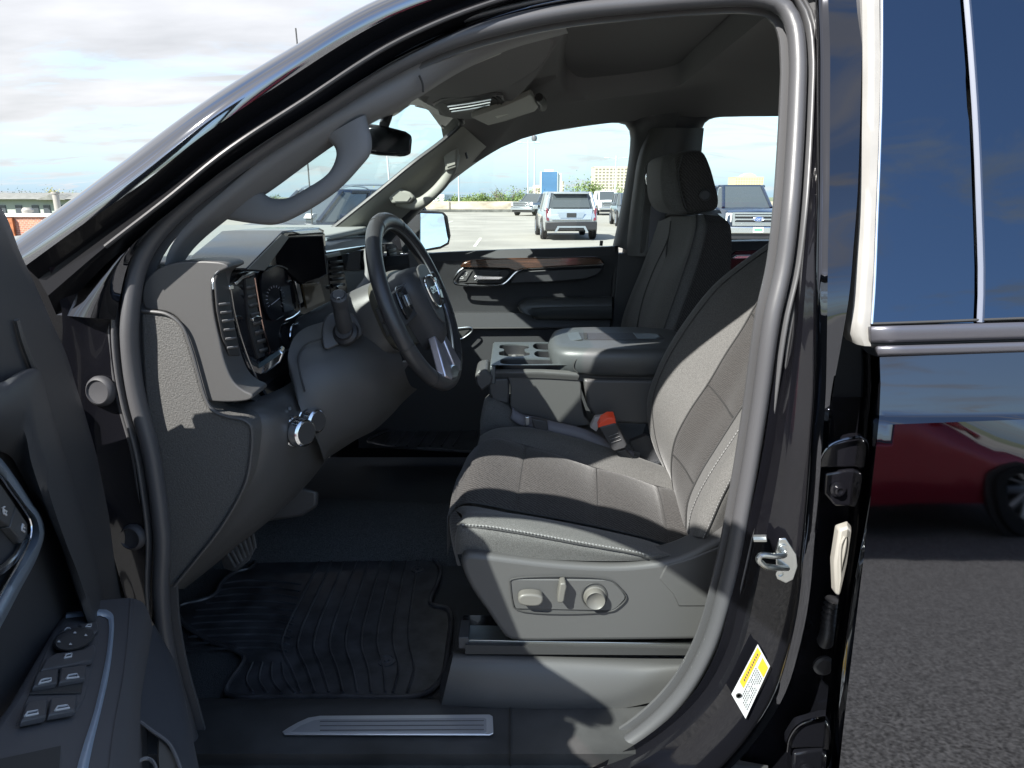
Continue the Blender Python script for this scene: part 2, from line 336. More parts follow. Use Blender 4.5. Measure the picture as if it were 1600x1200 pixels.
# corrugated harness boot, white clip tray, plug, hinges in the rear jamb
m=MB(); pts=crm([P(1302,935,1.05),P(1296,960,1.05),P(1293,990,1.055),P(1288,1005,1.07)],34); m.tube(pts,lambda t:.011+.003*math.sin(t*2*math.pi*11),12,n=0); m.build('harness_boot',rubberd,truck,ang=60)
m=MB(); m.prism([P(1306,930,1.02),P(1304,880,1.02),P(1312,828,1.02),P(1330,822,1.02),P(1345,824,1.02),P(1345,940,1.02)],(0,.02,0)); m.build('lamp_connector',wht_plastic,truck,bev=.004)
m=MB()
for i in range(3): m.tube([P(1313+i*7,925,1.018),P(1314+i*7,850,1.018),P(1320+i*6,838,1.018)],.0022,8)
m.build('connector_rib',wht_plastic,truck)
MB().lathe([(.018,-.003),(.018,.002),(.014,.005),(.001,.005)],P(1287,1040,1.06),(0,-1,0),28).build('body_plug',bpy.data.materials['plug_rubber'],truck)
def hinge(cx,cy,sc=1):
    q=lambda x,y,d=0:P(cx+x*sc,cy+y*sc,1.035+d)
    m=MB(); m.prism([q(-45,-5),q(-30,-28),q(10,-40),q(60,-42),q(60,0),q(40,8),q(-45,10)],(0,.02,0))
    m.prism([q(-36,18),q(0,12),q(60,10),q(60,70),q(-20,70),q(-38,50)],(0,.03,0))
    h=m.build('door_hinge',jambpaint,truck,bev=.004,segs=3)
    for (x,y) in ((30,-18),(-16,42)):
        MB().lathe([(.0125,0),(.0125,.003),(.0085,.0035),(.008,.009),(.005,.0095),(.005,.006),(.0005,.006)],q(x,y,-.002),(0,-1,0),6 if 0 else 18).build('hinge_bolt',jambpaint,h,ang=30)
    MB().tube([q(-46,14,-.008),q(-42,-8,-.01),q(-26,-28,-.01),q(14,-39,-.01),q(60,-41,-.01)],.0025,8).build('hinge_rim',bright if 0 else paint,h)
hinge(1325,722); hinge(1276,1160)
# striker
st=MB(); cs=lambda x,y,d=0: P(x,y,1.005+d)
st.prism([cs(1218,842),cs(1228,841),cs(1245,866),cs(1247,885),cs(1240,906),cs(1228,912),cs(1214,905),cs(1212,862)],(0,.004,0))
sk=st.build('door_striker',steel,truck,bev=.0015)
MB().tube([cs(1226,866,-.0),cs(1224,868,-.02),cs(1210,869,-.035),cs(1188,868,-.045),cs(1185,873,-.045),cs(1195,884,-.038),cs(1212,887,-.025),cs(1230,888,-.0)],.0046,10,n=50).build('striker_loop',steel,sk)
for x,y in ((1224,858),(1219,896)): MB().lathe([(.0075,0),(.0075,.002),(.0045,.0022),(.004,-.001),(.0004,-.001)],cs(x,y,-.001),(0,-1,0),16).build('striker_screw',steel,sk)
MB().tube([cs(1178,841,.02),cs(1198,841,.012)],.006,8).build('seal_clip',steel,truck)
# warning sticker
def decal(pts,mt,name,parent,off=0,thick=.0006):
    return MB().prism([p+V((0,-off,0)) for p in pts],(0,thick,0)).build(name,mt,parent)
c=[(1184,1007),(1203,1041),(1165,1123),(1143,1085)]
def lx(u,v,d=0):   # u along the long side, v across
    a=V(c[0]).lerp(V(c[3]),u); b=V(c[1]).lerp(V(c[2]),u); q=a.lerp(b,v); return P(q.x,q.y,By(q.y)+.004+d)
lb=MB().prism([lx(0,0),lx(0,1),lx(1,1),lx(1,0)],(0,.0006,0)).build('warning_label',white,truck)
MB().prism([lx(.03,.06,-.0008),lx(.03,.34,-.0008),lx(.72,.34,-.0008),lx(.72,.06,-.0008)],(0,.0003,0)).build('yellow_band',yellow,lb)
MB().prism([lx(.05,.5,-.0008),lx(.05,.95,-.0008),lx(.24,.95,-.0008),lx(.24,.5,-.0008)],(0,.0003,0)).build('yellow_block',yellow,lb)
m=MB()
for i in range(6):
    v0=.42+i*.09
    for u0 in [.27+k*.045 for k in range(14)]:
        if random.random()<.8: m.prism([lx(u0,v0,-.001),lx(u0,v0+.035,-.001),lx(u0+.03,v0+.035,-.001),lx(u0+.03,v0,-.001)],(0,.0002,0))
for u0 in [.1+k*.05 for k in range(11)]: m.prism([lx(u0,.17,-.0012),lx(u0,.25,-.0012),lx(u0+.03,.25,-.0012),lx(u0+.03,.17,-.0012)],(0,.0002,0))
m.build('small_print',mat('grey_print',(.06,.06,.06),.7),lb)
MB().lathe([(.0052,0),(.0052,.0004),(.0034,.0005),(.0033,0)],lx(.88,.3,-.0006),(0,-1,0),20).build('label_ring',blackp,lb)
# --- rear door (closed)
def Yd(z): return itp(z,[(.3,.90),(.55,.905),(.8,.918),(1.0,.938),(1.05,.9455),(1.15,.9595),(1.22,.9682),(1.283,.9755),(1.290,.985),(1.32,.992),(1.37,1.006),(1.385,1.010)])
def ex(py): return itp(py,[(540,1374),(600,1376),(650,1374),(700,1369),(800,1358),(900,1346),(1000,1334),(1100,1322),(1200,1311),(1320,1300)])
rows=[]
for py,sl in [(558,-8),(600,-8),(640,-9),(649,-9),(653,-9),(657,-9),(664,-9),(700,-8),(760,-6),(840,-5),(920,-3),(1000,0),(1080,0),(1160,0),(1260,0),(1400,0)]:
    x0=ex(py); rows.append([S(lerp(x0,1900,t),py+sl*t*2.2,Yd) for t in [0,.02,.05,.1,.2,.35,.5,.7,.85,1]])
edge=[r[0]+V((-.004,.012,0)) for r in rows]; edge2=[r[0]+V((-.0045,.03,0)) for r in rows]; edge3=[r[0]+V((.008,.075,0)) for r in rows]
rows2=[[e3,e2,e]+r for r,e,e2,e3 in zip(rows,edge,edge2,edge3)]
rd=MB().grid(rows2).build('door',paint,truck,ang=28); rd['label']='closed rear passenger door mirroring a red car'
# bright crease strips
# belt mould, frame, glass
def Yg(z): return 1.016+max(0,(z-1.40))*math.tan(R(17))
def band(name,y0,y1,dy,x0a,x0b,mt,n=4):
    rr=[]
    for k in range(n+1):
        t=k/n; py=lerp(y0,y1,t); bul=-.002*math.sin(t*math.pi)
        rr.append([P(x,py-7*(x-1360)/250,1.012+dy+bul) for x in [lerp(x0a,x0b,u/10) for u in range(11)]])
    return MB().grid(rr).build(name,mt,rd,solid=.01,off=1)
mould=mat('belt_moulding',(.13,.13,.15),.35,metal=.7)
band('belt_moulding',510,536,-.004,1362,1800,mould)
band('lower_moulding',541,557,-.006,1372,1800,mould,3)
band('belt_gap',534,544,.006,1362,1800,blackp,2)
wl=[(1362,506),(1366,450),(1370,350),(1374,250),(1377,150),(1378,60),(1378,-40)]
def SG(x,y,d=0): p=S(x,y,Yg); return p+V((0,d,0))
gl=MB().rails([[SG(x,y,.004) for x,y in wl],[SG(1520+(x-1362)*.4 if 0 else (1529 if y>400 else 1524 if y>200 else 1512),y,.004) for x,y in wl]],nu=14,vs=4,lin=True)
gl.build('window',darktint,rd,ang=80)
dv=[(1527,503),(1529,440),(1526,330),(1521,200),(1513,80),(1503,-40)]
MB().rails([[SG(x-1,y) for x,y in dv],[SG(x+5,y,-.004) for x,y in dv],[SG(x+11,y) for x,y in dv]],nu=14,vs=2).build('window_divider',mat('divider_film',(.045,.06,.10),.5),rd)
MB().rails([[SG(x+11,y-2,.004) for x,y in dv],[SG(1900,y-20,.004) for x,y in dv]],nu=14,vs=4,lin=True).build('window',darktint,rd,ang=80)
MB().tube([SG(x-1,y,-.001) for x,y in wl],.0022,8).build('window_trim',chrome,rd)
MB().tube([SG(1360,506),SG(1450,503),SG(1528,500),SG(1800,490)],.002,8).build('window_trim',blackp,rd)
edgestrip=mat('pale_edge_strip',(.21,.205,.195),.5,var=.12,vscale=14)  # pale matte colour along the leading edge of the rear door
fr0=[(1351,-60),(1353,0),(1354,100),(1353,200),(1350,300),(1345,400),(1339,480),(1336,530),(1345,541)]
fr1=[(1376,-60),(1375,0),(1376,100),(1374,200),(1371,300),(1367,400),(1363,460),(1361,520),(1362,541)]
MB().rails([[SG(x+1,y,.05) for x,y in fr0],[SG(x,y,.012) for x,y in fr0],[SG((a[0]*.6+b[0]*.4),a[1],.002) for a,b in zip(fr0,fr1)],[SG(x-1,y,0) for x,y in fr1]],nu=30,vs=2,lin=True).build('door_edge',edgestrip,rd,ang=40)
# ================= CABIN SHELL =================
def plate(name,pts,ext,mt,parent,bev=0,sm=0,ang=35,segs=2):
    """outline of world points, extruded by ext"""
    pts=[V(p) for p in pts]
    if sm: pts=crm(pts,sm,closed=True)
    return MB().prism(pts,ext).build(name,mt,parent,bev=bev,ang=ang,segs=segs)
def PP(pts,Y): return [P(x,y,Y) for x,y in pts]
# headliner with its raised centre
A_=[(700,262,2.6),(745,253,2.6),(780,232,2.6),(820,215,2.6),(870,203,2.6),(920,195,2.6),(975,190,2.6),(1050,186,2.6),(1110,182,2.6),(1215,179,2.6),(1340,176,2.6)]
side=[(1345,120,2.3),(1345,40,1.9)]
D_=[(1340,-20,1.4),(1215,-10,1.36),(1100,-2,1.36),(1000,6,1.36),(900,20,1.36),(800,40,1.36),(720,66,1.36),(660,92,1.36)]
left=[(650,130,1.7),(660,160,2.0),(690,200,2.4)]
outer=rl(A_+side+D_+left)
rec=rl([(885,148,2.30),(900,156,2.32),(940,154,2.32),(1000,147,2.32),(1040,140,2.32),(1060,134,2.30),(1090,112,2.15),(1140,72,1.95),(1185,35,1.75),(1200,20,1.65),(1180,6,1.58),(1100,10,1.56),(1000,16,1.56),(930,28,1.58),(885,45,1.65),(872,70,1.8),(868,100,2.0),(872,128,2.2)])
def startat(pts,ref):
    i=min(range(len(pts)),key=lambda k:(pts[k]-ref).length); return pts[i:]+pts[:i]
N_=96
rc=crm(startat(rec,P(1185,35,1.75)),N_,closed=True); oc=crm(outer,N_,closed=True,lin=True)
# match the outer loop to the recess loop by direction from the recess centre
cen=sum(rc,V())/N_
def angx(p): return math.atan2(p.y-cen.y,p.x-cen.x)
oc2=[]
dens=crm(outer,700,closed=True,lin=True)
for p in rc:
    a=angx(p); oc2.append(min(dens,key=lambda q:abs(math.atan2(math.sin(angx(q)-a),math.cos(angx(q)-a)))))
mid=[lerp(a,b,.55)+V((0,0,.035)) for a,b in zip(oc2,rc)]
up1=[p+(cen-p).normalized()*.012+V((0,0,.012)) for p in rc]; up2=[p+(cen-p).normalized()*.03+V((0,0,.055)) for p in rc]
hl_=MB().grid([oc2,mid,rc,up1,up2],closed=True); n0=len(hl_.v)-N_; hl_.f.append(tuple(range(n0,n0+N_)))
hl_.build('headliner',liner,truck,ang=50)
# passenger roof rail inner trim + pillars around the far side windows
W1=[(585,402),(640,345),(668,318),(700,287),(740,256),(780,231),(820,213),(870,203),(930,194),(966,191),(980,195),(986,206),(986,228),(982,262),(975,305),(966,352),(959,384)]
railo=[(520,402),(560,372),(600,340),(660,290),(705,250),(745,225),(800,190),(870,160),(930,150),(980,148),(1040,150),(1060,170),(1045,230),(1032,300),(1020,352),(1010,400)]
MB().rails([[P(x,y,2.72) for x,y in W1],[P(x,y,2.63) for x,y in W1],[P(x*.35+a*.65,y*.35+b*.65,2.58) for (x,y),(a,b) in zip(railo+[(1010,400)],W1)],[P(x,y,2.56) for x,y in railo]],nu=60,vs=3).build('window_surround',plastd,truck,ang=60)
W2=[(1085,375),(1087,300),(1089,240),(1093,208),(1100,191),(1112,184),(1150,181),(1215,180),(1340,178)]
ro2=[(1000,400),(1005,300),(1020,230),(1040,170),(1060,150),(1100,135),(1150,130),(1215,130),(1340,130)]
MB().rails([[P(x,y,2.70) for x,y in W2],[P(x,y,2.62) for x,y in W2],[P(x,y,2.575) for x,y in ro2]],nu=50,vs=3).build('window_surround',plastd,truck,ang=60)
# far centre pillar trim (below the roof rail) with belt
pt=[[(972,396),(985,300),(996,235),(1010,205)],[(985,400),(997,300),(1008,240),(1022,200)],[(1062,400),(1062,300),(1062,240),(1066,200)],[(1090,400),(1092,300),(1096,240),(1100,200)]]
MB().rails([[P(x,y,d) for x,y in r] for r,d in zip(pt,(2.62,2.55,2.54,2.6))],nu=20,vs=3).build('pillar_trim',plastl,truck,ang=60)
plate('pillar_trim',PP([(966,396),(1090,396),(1090,700),(945,700),(955,520)],2.57),(0,.05,0),plastd,truck,bev=.004)
plate('belt_guide_plate',PP([(1008,262),(1012,254),(1034,252),(1050,256),(1050,392),(1000,396)],2.535),(0,.02,0),plastl,truck,bev=.004)
g_=plate('belt_guide',PP([(1014,268),(1018,262),(1046,262),(1046,282),(1016,284)],2.50),(0,.03,0),plastd,truck,bev=.005)
MB().tube(PP([(1012,288),(1011,274),(1018,266)],2.49),.005,8).build('guide_ring',chrome,g_)
plate('seat_belt',[P(1020,284,2.5),P(1042,284,2.5),P(1034,400,2.5),P(1030,520,2.45),(P(1006,520,2.45)),P(1012,400,2.5)],(0,.003,0),belt,truck)
# far windshield pillar trim + grab handle
Wi=[(505,372,2.38),(545,340,2.38),(600,296,2.38),(650,255,2.38),(690,225,2.36),(716,203,2.34),(722,196,2.33)]
Wo=[(585,405,2.66),(620,365,2.66),(668,318,2.65),(705,284,2.64),(745,254,2.63),(762,243,2.63),(770,238,2.625)]
lt=mat('sun_lifted_light_trim',(.25,.25,.225),.6,spec=.35,bump=.4,bscale=900,bdist=.0004)  # light grey trim, lifted further to put sunlight into its colour
mids=[[(lerp(a[0],b[0],t),lerp(a[1],b[1],t),lerp(a[2],b[2],t)-d) for a,b in zip(Wi,Wo)] for t,d in ((.15,.03),(.6,.05))]
MB().rails([rl(Wi),rl(mids[0]),rl(mids[1]),rl(Wo)],nu=40,vs=4).build('pillar_trim',lt,truck,ang=60)
MB().tube([P(x-2,y-1,d+.01) for x,y,d in Wi]+[P(721,188,2.3),P(714,180,2.28),P(690,172,2.25),P(650,162,2.2)],.009,8,n=50).build('windshield_gasket',rubberd,truck)
hd=MB().tube([P(622,312,2.47),P(640,318,2.44),P(655,318,2.43),P(675,304,2.43),P(695,282,2.43),P(705,262,2.43),P(708,245,2.45),P(706,232,2.47)],lambda t:.017+.008*abs(2*t-1)**2,12,n=40,flat=.75).build('grab_handle',lt,truck,ang=80)
for o in ([(606,308),(622,294),(640,300),(648,308),(640,318),(612,318)],[(692,240),(706,226),(716,232),(714,262),(696,268)]):
    plate('handle_cap',PP(o,2.405),(0,.03,0),lt,hd,bev=.006,segs=3)
    c0=V((sum(x for x,y in o)/len(o),sum(y for x,y in o)/len(o),0)); plate('handle_cap',PP([(c0.x+(x-c0.x)*.7,c0.y+(y-c0.y)*.7) for x,y in o],2.402),(0,.01,0),lt,hd,bev=.001)
MB().tube(PP([(598,322),(606,300),(625,286),(650,290),(668,272),(684,250),(690,228),(708,218),(722,222),(730,248)],2.47),.0035,6).build('handle_groove',plastd,hd)
# ---- passenger door
Y3=2.62
pd=MB().rails([PP([(560,404),(640,397),(700,393),(800,389),(880,387),(958,384)],2.70),PP([(560,404),(640,398),(700,394),(800,390),(880,388),(962,385)],2.60),PP([(560,420),(640,412),(700,408),(800,404),(880,402),(966,399)],2.575),PP([(560,460),(640,458),(700,456),(800,455),(880,454),(962,453)],2.61),PP([(560,487),(640,487),(700,487),(800,487),(880,486),(956,486)],2.62),PP([(560,489),(640,489),(700,489),(800,489),(880,488),(955,488)],2.585),PP([(560,512),(640,512),(700,512),(800,512),(880,512),(952,511)],2.575),PP([(560,515),(640,515),(700,515),(800,515),(880,515),(952,514)],2.60),PP([(560,700),(640,700),(700,700),(800,700),(880,700),(945,700)],2.62)],nu=30,vs=2,lin=True).build('door',plastd,truck,ang=30)
pd['label']='closed front passenger door with wood trim and padded armrest'
plate('wood_trim',PP([(719,417),(724,410),(736,406),(765,404),(930,401),(938,404),(944,411),(940,415),(860,418),(815,421),(806,424),(794,420),(724,418)],2.565),(0,.02,0),wood,pd,bev=.004)
MB().tube(PP([(724,419),(717,424),(709,438),(711,443),(720,445),(783,445),(791,441),(806,426),(814,422),(850,419),(943,414)],2.558),.0046,8,n=70).build('handle_bezel',chrome,pd)
plate('handle_pocket',PP([(726,421),(792,422),(796,426),(784,442),(714,442),(712,438)],2.57),(0,.01,0),blackp,pd)
plate('handle_face',PP([(750,421),(784,423),(778,432),(748,431)],2.566),(0,.01,0),plastd,pd,bev=.002)
plate('door_handle',PP([(739,433),(743,430),(785,431),(788,434),(780,438),(742,438)],2.55),(0,.012,0),chrome,pd,bev=.004)
plate('lock_switch',PP([(724,424),(738,423),(728,439),(715,440)],2.566),(0,.01,0),plastl,pd,bev=.001)
MB().tube(PP([(726,427),(730,426),(728,431)],2.5655),.001,6).tube(PP([(718,435),(724,435),(722,432),(718,435)],2.5655),.001,6).build('switch_mark',white,pd)
plate('door_insert',PP([(806,427),(816,423),(940,417),(943,421),(934,430),(915,437),(870,441),(795,444)],2.572),(0,.02,0),plastd,pd,bev=.006)
ar=MB().rails([PP([(812,486),(808,478),(813,470),(824,466),(870,464),(956,463)],2.60),PP([(812,486),(809,479),(816,473),(826,470),(870,468),(956,468)],2.52),PP([(813,487),(811,481),(818,477),(828,476),(870,476),(956,476)],2.50),PP([(838,497),(826,490),(828,486),(835,484),(870,484),(956,484)],2.50),PP([(840,499),(832,496),(832,494),(838,496),(870,497),(956,497)],2.52),PP([(840,499),(832,497),(832,496),(838,499),(870,500),(956,500)],2.60)],nu=24,vs=3).build('armrest',vinyl,pd,ang=60)
MB().tube(PP([(830,482),(870,480),(955,479)],2.497),.0016,6).build('armrest_seam',blackp,ar)
MB().tube(PP([(712,513),(736,512),(738,516),(722,529),(716,530)],2.565),.003,8).build('speaker_trim',bright,pd)
plate('speaker_grille',PP([(713,515),(735,514),(722,527),(714,528)],2.57),(0,.01,0),blackp,pd)
MB().tube(PP([(720,513),(800,512.5),(952,511)],2.575),.0022,6).build('trim_line',plastl,pd)
MB().tube([P(939,384,2.62),P(940,376,2.62)],.006,8).build('lock_pin',blackp,pd)
MB().tube([P(x,y,2.60) for x,y in [(960,384),(962,420),(960,460),(955,520),(950,600)]],.014,8).build('door_seal',rubberd,truck)
# far rear door
rdp=MB().rails([PP([(1080,376),(1150,375),(1340,372)],2.66),PP([(1080,378),(1150,377),(1340,374)],2.58),PP([(1080,392),(1150,391),(1340,388)],2.56),PP([(1080,450),(1150,450),(1340,450)],2.58),PP([(1080,600),(1150,600),(1340,600)],2.58)],nu=10,vs=2,lin=True).build('door',plastd,truck,ang=30)
rdp['label']='far rear door seen beside the passenger headrest'
plate('handle_pocket',PP([(1138,402),(1150,392),(1215,388),(1215,420),(1138,432)],2.556),(0,.01,0),piano,rdp,bev=.003)
plate('door_handle',PP([(1142,404),(1152,399),(1215,398),(1215,403),(1150,405)],2.54),(0,.012,0),chrome,rdp,bev=.003)
MB().tube(PP([(1138,426),(1160,422),(1215,418)],2.55),.004,8).build('handle_bezel',chrome,rdp)
# far glass
MB().add(PP([(560,402),(620,360),(700,285),(780,230),(870,200),(975,188),(990,200),(985,260),(962,388),(800,392)],2.69),[tuple(range(10))]).build('window_glass',glasst,truck)
MB().add(PP([(1080,378),(1085,240),(1095,190),(1110,178),(1340,176),(1340,376)],2.66),[tuple(range(6))]).build('window_glass',glasst,truck)
# ---- windshield
ws=[P(255,420,1.19),P(420,270,1.22),P(520,195,1.25),P(640,120,1.35)]; we=[P(515,364,2.38),P(600,296,2.38),P(690,225,2.36),P(724,190,2.32)]
MB().rails([[p+V((-.03,0,0)) for p in ws],[lerp(a,b,.5)+V((-.07,0,.02)) for a,b in zip(ws,we)],[p+V((-.01,.02,0)) for p in we]],nu=16,vs=6).build('windshield',glassc,truck,ang=80)
# ---- overhead: header panel, visors, console, mirror
def OV(x,y): return itp(y,[(30,1.40),(80,1.60),(130,1.85),(165,2.05),(200,2.25)])
def PV(pts,d=0): return [P(x,y,OV(x,y)+d) for x,y in pts]
MB().prism(crm(PV([(540,190),(575,188),(610,185),(650,163),(672,176),(700,184),(742,187),(790,166),(836,124),(862,84),(880,40),(780,20),(640,60),(560,120)]),60,closed=True),(0,.02,.05)).build('overhead_panel',plast if 0 else plastg if 0 else liner,truck,bev=.006)
plate('sensor_cover',[P(584,190,1.7),P(600,186,1.75),P(632,172,1.8),P(645,158,1.8),P(640,152,1.7),P(600,150,1.55),P(560,180,1.5)],(-.02,.02,.05),plastl,truck,bev=.006)
vs_=plate('sun_visor',crm([P(x,y,OV(x,y)-.05) for x,y in [(646,142),(690,112),(760,76),(840,56),(862,62),(858,86),(830,116),(785,140),(730,152),(670,152)]],48,closed=True),(0,.004,.022),liner,truck,bev=.006)
plate('visor_label',[P(x,y,OV(x,y)-.052) for x,y in [(728,103),(780,83),(786,79),(782,84),(738,102)]],(0,-.001,-.001),wht_plastic,vs_)
oc_=plate('overhead_console',[P(x,y,OV(x,y)-.03) for x,y in [(676,165),(690,157),(775,147),(785,149),(789,160),(782,166),(706,182),(695,181)]],(0,.01,.03),plastl,truck,bev=.004)
for o in ([(683,167),(692,160),(700,164),(704,174),(697,178)],):
    plate('console_button',[P(x,y,OV(x,y)-.034) for x,y in o],(0,.004,.004),plastl,oc_,bev=.0015)
for k in range(3):
    MB().tube([P(x,y,OV(x,y)-.036) for x,y in [(700+k*3,166+k*4),(735+k*2,161+k*4),(768-k,155+k*4.2)]],.0035,8).build('reading_lamp_bar',chrome if k==1 else bright,oc_)
MB().tube([P(x,y,OV(x,y)-.035) for x,y in [(770,152),(776,156),(777,164),(770,167)]],.002,6).tube([P(x,y,OV(x,y)-.035) for x,y in [(776,151),(782,155),(783,163),(777,166)]],.002,6).build('console_rib',blackp,oc_)
v2=plate('sun_visor',[P(x,y,d) for x,y,d in [(736,184,2.0),(790,166,2.0),(828,148,2.02),(833,152,2.05),(841,168,2.25),(836,174,2.28),(790,190,2.3),(762,196,2.3)]],(0,.002,.015),lt,truck,bev=.003)
plate('visor_label',[P(x,y,d) for x,y,d in [(768,176,2.1),(806,162,2.1),(814,170,2.18),(777,184,2.18)]],(0,-.004,-.002),mat('pale_label',(.45,.45,.40),.6),v2)
MB().tube([P(842,152,2.1),P(848,160,2.15),P(848,168,2.2)],.012,8).build('visor_clip',blackp,truck)
mi=plate('rearview_mirror',[P(x,y,1.72) for x,y in [(566,196),(576,193),(600,196),(635,205),(644,211),(645,219),(643,241),(634,244),(600,242),(576,238),(566,234)]],(-.02,.03,.0),piano,truck,bev=.005,segs=3)
plate('mirror_glass',[P(x,y,1.717) for x,y in [(570,200),(600,199),(634,208),(641,214),(640,238),(600,239),(572,234)]],(0,.002,0),mat('dim_mirror',(.14,.15,.16),.08,metal=1,var=.5,vscale=25),mi,bev=.001)
MB().tube([P(600,196,1.75),P(606,180,1.78)],.012,8).build('mirror_stem',plastd,mi)
# near windshield pillar trim with its big grab handle (loop)
t0=[(256,425,1.11),(262,395,1.11),(290,352,1.115),(330,315,1.12),(410,248,1.14),(510,180,1.165),(610,122,1.195),(700,80,1.22),(780,56,1.25),(880,36,1.27)]
t1=[(268,428,1.14),(300,372,1.14),(345,335,1.145),(385,300,1.15),(410,285,1.16),(520,210,1.18),(640,150,1.22),(716,104,1.26),(790,72,1.30),(885,46,1.32)]
t2=[(274,428,1.18),(306,385,1.18),(350,347,1.185),(390,318,1.19),(415,304,1.2),(530,222,1.22),(645,158,1.27),(720,112,1.32),(795,78,1.36),(888,52,1.38)]
MB().rails([rl(t0),[lerp(a,b,.5)+V((0,-.012,0)) for a,b in zip(rl(t0),rl(t1))],rl(t1),rl(t2)],nu=60,vs=4).build('pillar_trim',plastg,truck,ang=60)
MB().tube([P(655,118,1.20),P(660,130,1.205),P(661,144,1.21)],.0018,6).build('trim_joint',blackp,truck)
ho=crm([P(x,y,1.19) for x,y in [(318,338),(349,342),(394,349),(431,351),(469,336),(525,300),(562,262),(579,240),(581,218),(577,202),(572,180)]],60)
hi=crm([P(x,y,1.19) for x,y in [(380,285),(398,293),(409,300),(424,309),(450,309),(476,296),(514,270),(525,247),(525,235),(521,227),(508,216)]],60)
rows=[]
for a,b in zip(ho,hi):
    c=lerp(a,b,.5); h=(a-b)*.5; rr=[]
    for k in range(14):
        t=2*math.pi*k/14; ct,stt=math.cos(t),math.sin(t)
        rr.append(c+h*(abs(ct)**.7*(1 if ct>0 else -1))+V((0,1,0))*.016*(abs(stt)**.8*(1 if stt>0 else -1)))
    rows.append(rr)
MB().grid(rows,closed=True,caps=True).build('grab_handle',plastg,truck,ang=80)
# ---- floor, firewall, tunnel
MB().add([(-1.3,1.14,.575),(1.5,1.14,.575),(1.5,2.7,.575),(-1.3,2.7,.575)],[(0,1,2,3)]).build('floor_carpet',carpet,truck)
MB().rails([[(-.75,1.12,.55),(-.95,1.12,.62),(-1.05,1.12,.75),(-1.1,1.12,1.5)],[(-.75,2.7,.55),(-.95,2.7,.62),(-1.05,2.7,.75),(-1.1,2.7,1.5)]],nu=12,vs=4).build('firewall',carpet,truck)
MB().rails([[(-1.0,1.80,.56),(-.3,1.82,.56),(.6,1.82,.56)],[(-1.0,1.86,.68),(-.3,1.86,.64),(.6,1.86,.62)],[(-1.0,2.1,.70),(-.3,2.08,.66),(.6,2.08,.64)],[(-1.0,2.18,.56),(-.3,2.18,.56),(.6,2.18,.56)]],nu=10,vs=4).build('tunnel_carpet',carpet,truck)
MB().prism([(-1.02,1.6,1.0),(-1.02,2.2,1.0),(-.7,2.2,1.02),(-.7,1.6,1.02)],(0,0,.35)).build('heater_box',plastd,truck,bev=.02)
MB().prism([(-1.15,1.115,.5),(-.655,1.115,.5),(-.635,1.115,1.2),(-.66,1.115,1.49),(-1.15,1.115,1.49)],(0,.02,0)).build('kick_panel',framepaint,truck)  # hidden panel added to stop sun leaking onto the floor mat
# rear wall & back so no light leaks
MB().add([(1.5,1.15,.5),(1.5,2.72,.5),(1.5,2.72,1.95),(1.5,1.15,1.95)],[(0,1,2,3)]).build('rear_wall',carpet,truck)
MB().rails([[(-1.5,1.0,1.93),(-.6,1.0,1.93),(.35,1.28,2.0),(1.9,1.28,2.0)],[(-1.5,1.9,1.93),(-.25,1.75,1.96),(.35,1.9,2.05),(1.9,1.9,2.05)],[(-1.5,2.6,1.9),(-.15,2.5,1.93),(.35,2.55,1.98),(1.9,2.55,1.98)]],nu=10,vs=3) if 0 else None
roof=MB().rails([[(-.12,1.30,1.925),(.4,1.29,1.955),(1.9,1.29,1.955)],[(-.15,1.9,2.06),(.4,1.9,2.09),(1.9,1.9,2.09)],[(-.05,2.6,1.90),(.4,2.62,1.90),(1.9,2.62,1.90)]],nu=20,vs=8).build('roof',paint,truck,solid=.01,off=1)
# ---- sill
MB().rails([[P(x,1235,1.06) for x in (150,500,900,1200)],[P(x,1196,1.07) for x in (150,500,900,1200)],[PZ(x,1178,.632) for x in (150,500,900,1100)],[PZ(x,1110,.636) for x in (150,500,900,1050)],[PZ(x,1094,.625) for x in (150,500,900,1050)],[PZ(x,1090,.57) for x in (150,500,900,1050)]],nu=24,vs=2,lin=True).build('sill_trim',mat('scuffed_sill_plastic',(.05,.05,.05),.42,var=.35,vscale=9,bump=.4,bscale=800,bdist=.0004),truck,ang=25,bev=0)
MB().tube([PZ(797,1092,.630),PZ(798,1112,.6385),PZ(798,1178,.6345),P(798,1196,1.068)],.0022,6,n=0).build('sill_joint',blackp,truck)
m=MB(); zs=.639; sp_=[(441,1145),(450,1139),(466,1130),(482,1123),(500,1120),(765,1118),(770,1121),(771,1147),(765,1150),(445,1149)]
sc_=MB().prism([PZ(x,y,zs) for x,y in sp_],(0,0,.003)).build('scuff_plate',mat('satin_aluminium',(.74,.75,.77),.42,metal=.75),truck,bev=.001)
MB().prism([PZ(x,y,zs+.0031) for x,y in [(455,1144),(470,1134),(490,1126),(505,1124),(756,1122),(760,1124),(760,1144),(755,1146)]],(0,0,.0006)).build('plate_inset',mat('brushed_plate',(.5,.51,.54),.45,metal=.7,bump=.3,bscale=120,bdist=.0005),sc_)
for y in (1127,1134,1141): MB().tube([PZ(500,y,zs+.0042),PZ(756,y-1,zs+.0042)],.0009,6).build('plate_groove',plastl,sc_)
# ================= DASHBOARD =================
XD=-.46
def D(x,y,dx=0): return PX(x,y,XD+dx)
dt=MB().prism([(-1.3,1.135,1.497),(-.53,1.135,1.497),(-.485,1.16,1.497),(-.478,1.2,1.497),(-.50,1.28,1.497),(-.53,1.5,1.50),(-.52,1.75,1.50),(-.475,1.9,1.50),(-.47,2.3,1.50),(-.5,2.6,1.497),(-1.3,2.6,1.497)],(0,0,-.02)).build('dashboard',mat('dash_top_plastic',(.22,.23,.215),.5,spec=.6,bump=.4,bscale=700,bdist=.0004),truck,bev=.008,segs=3)
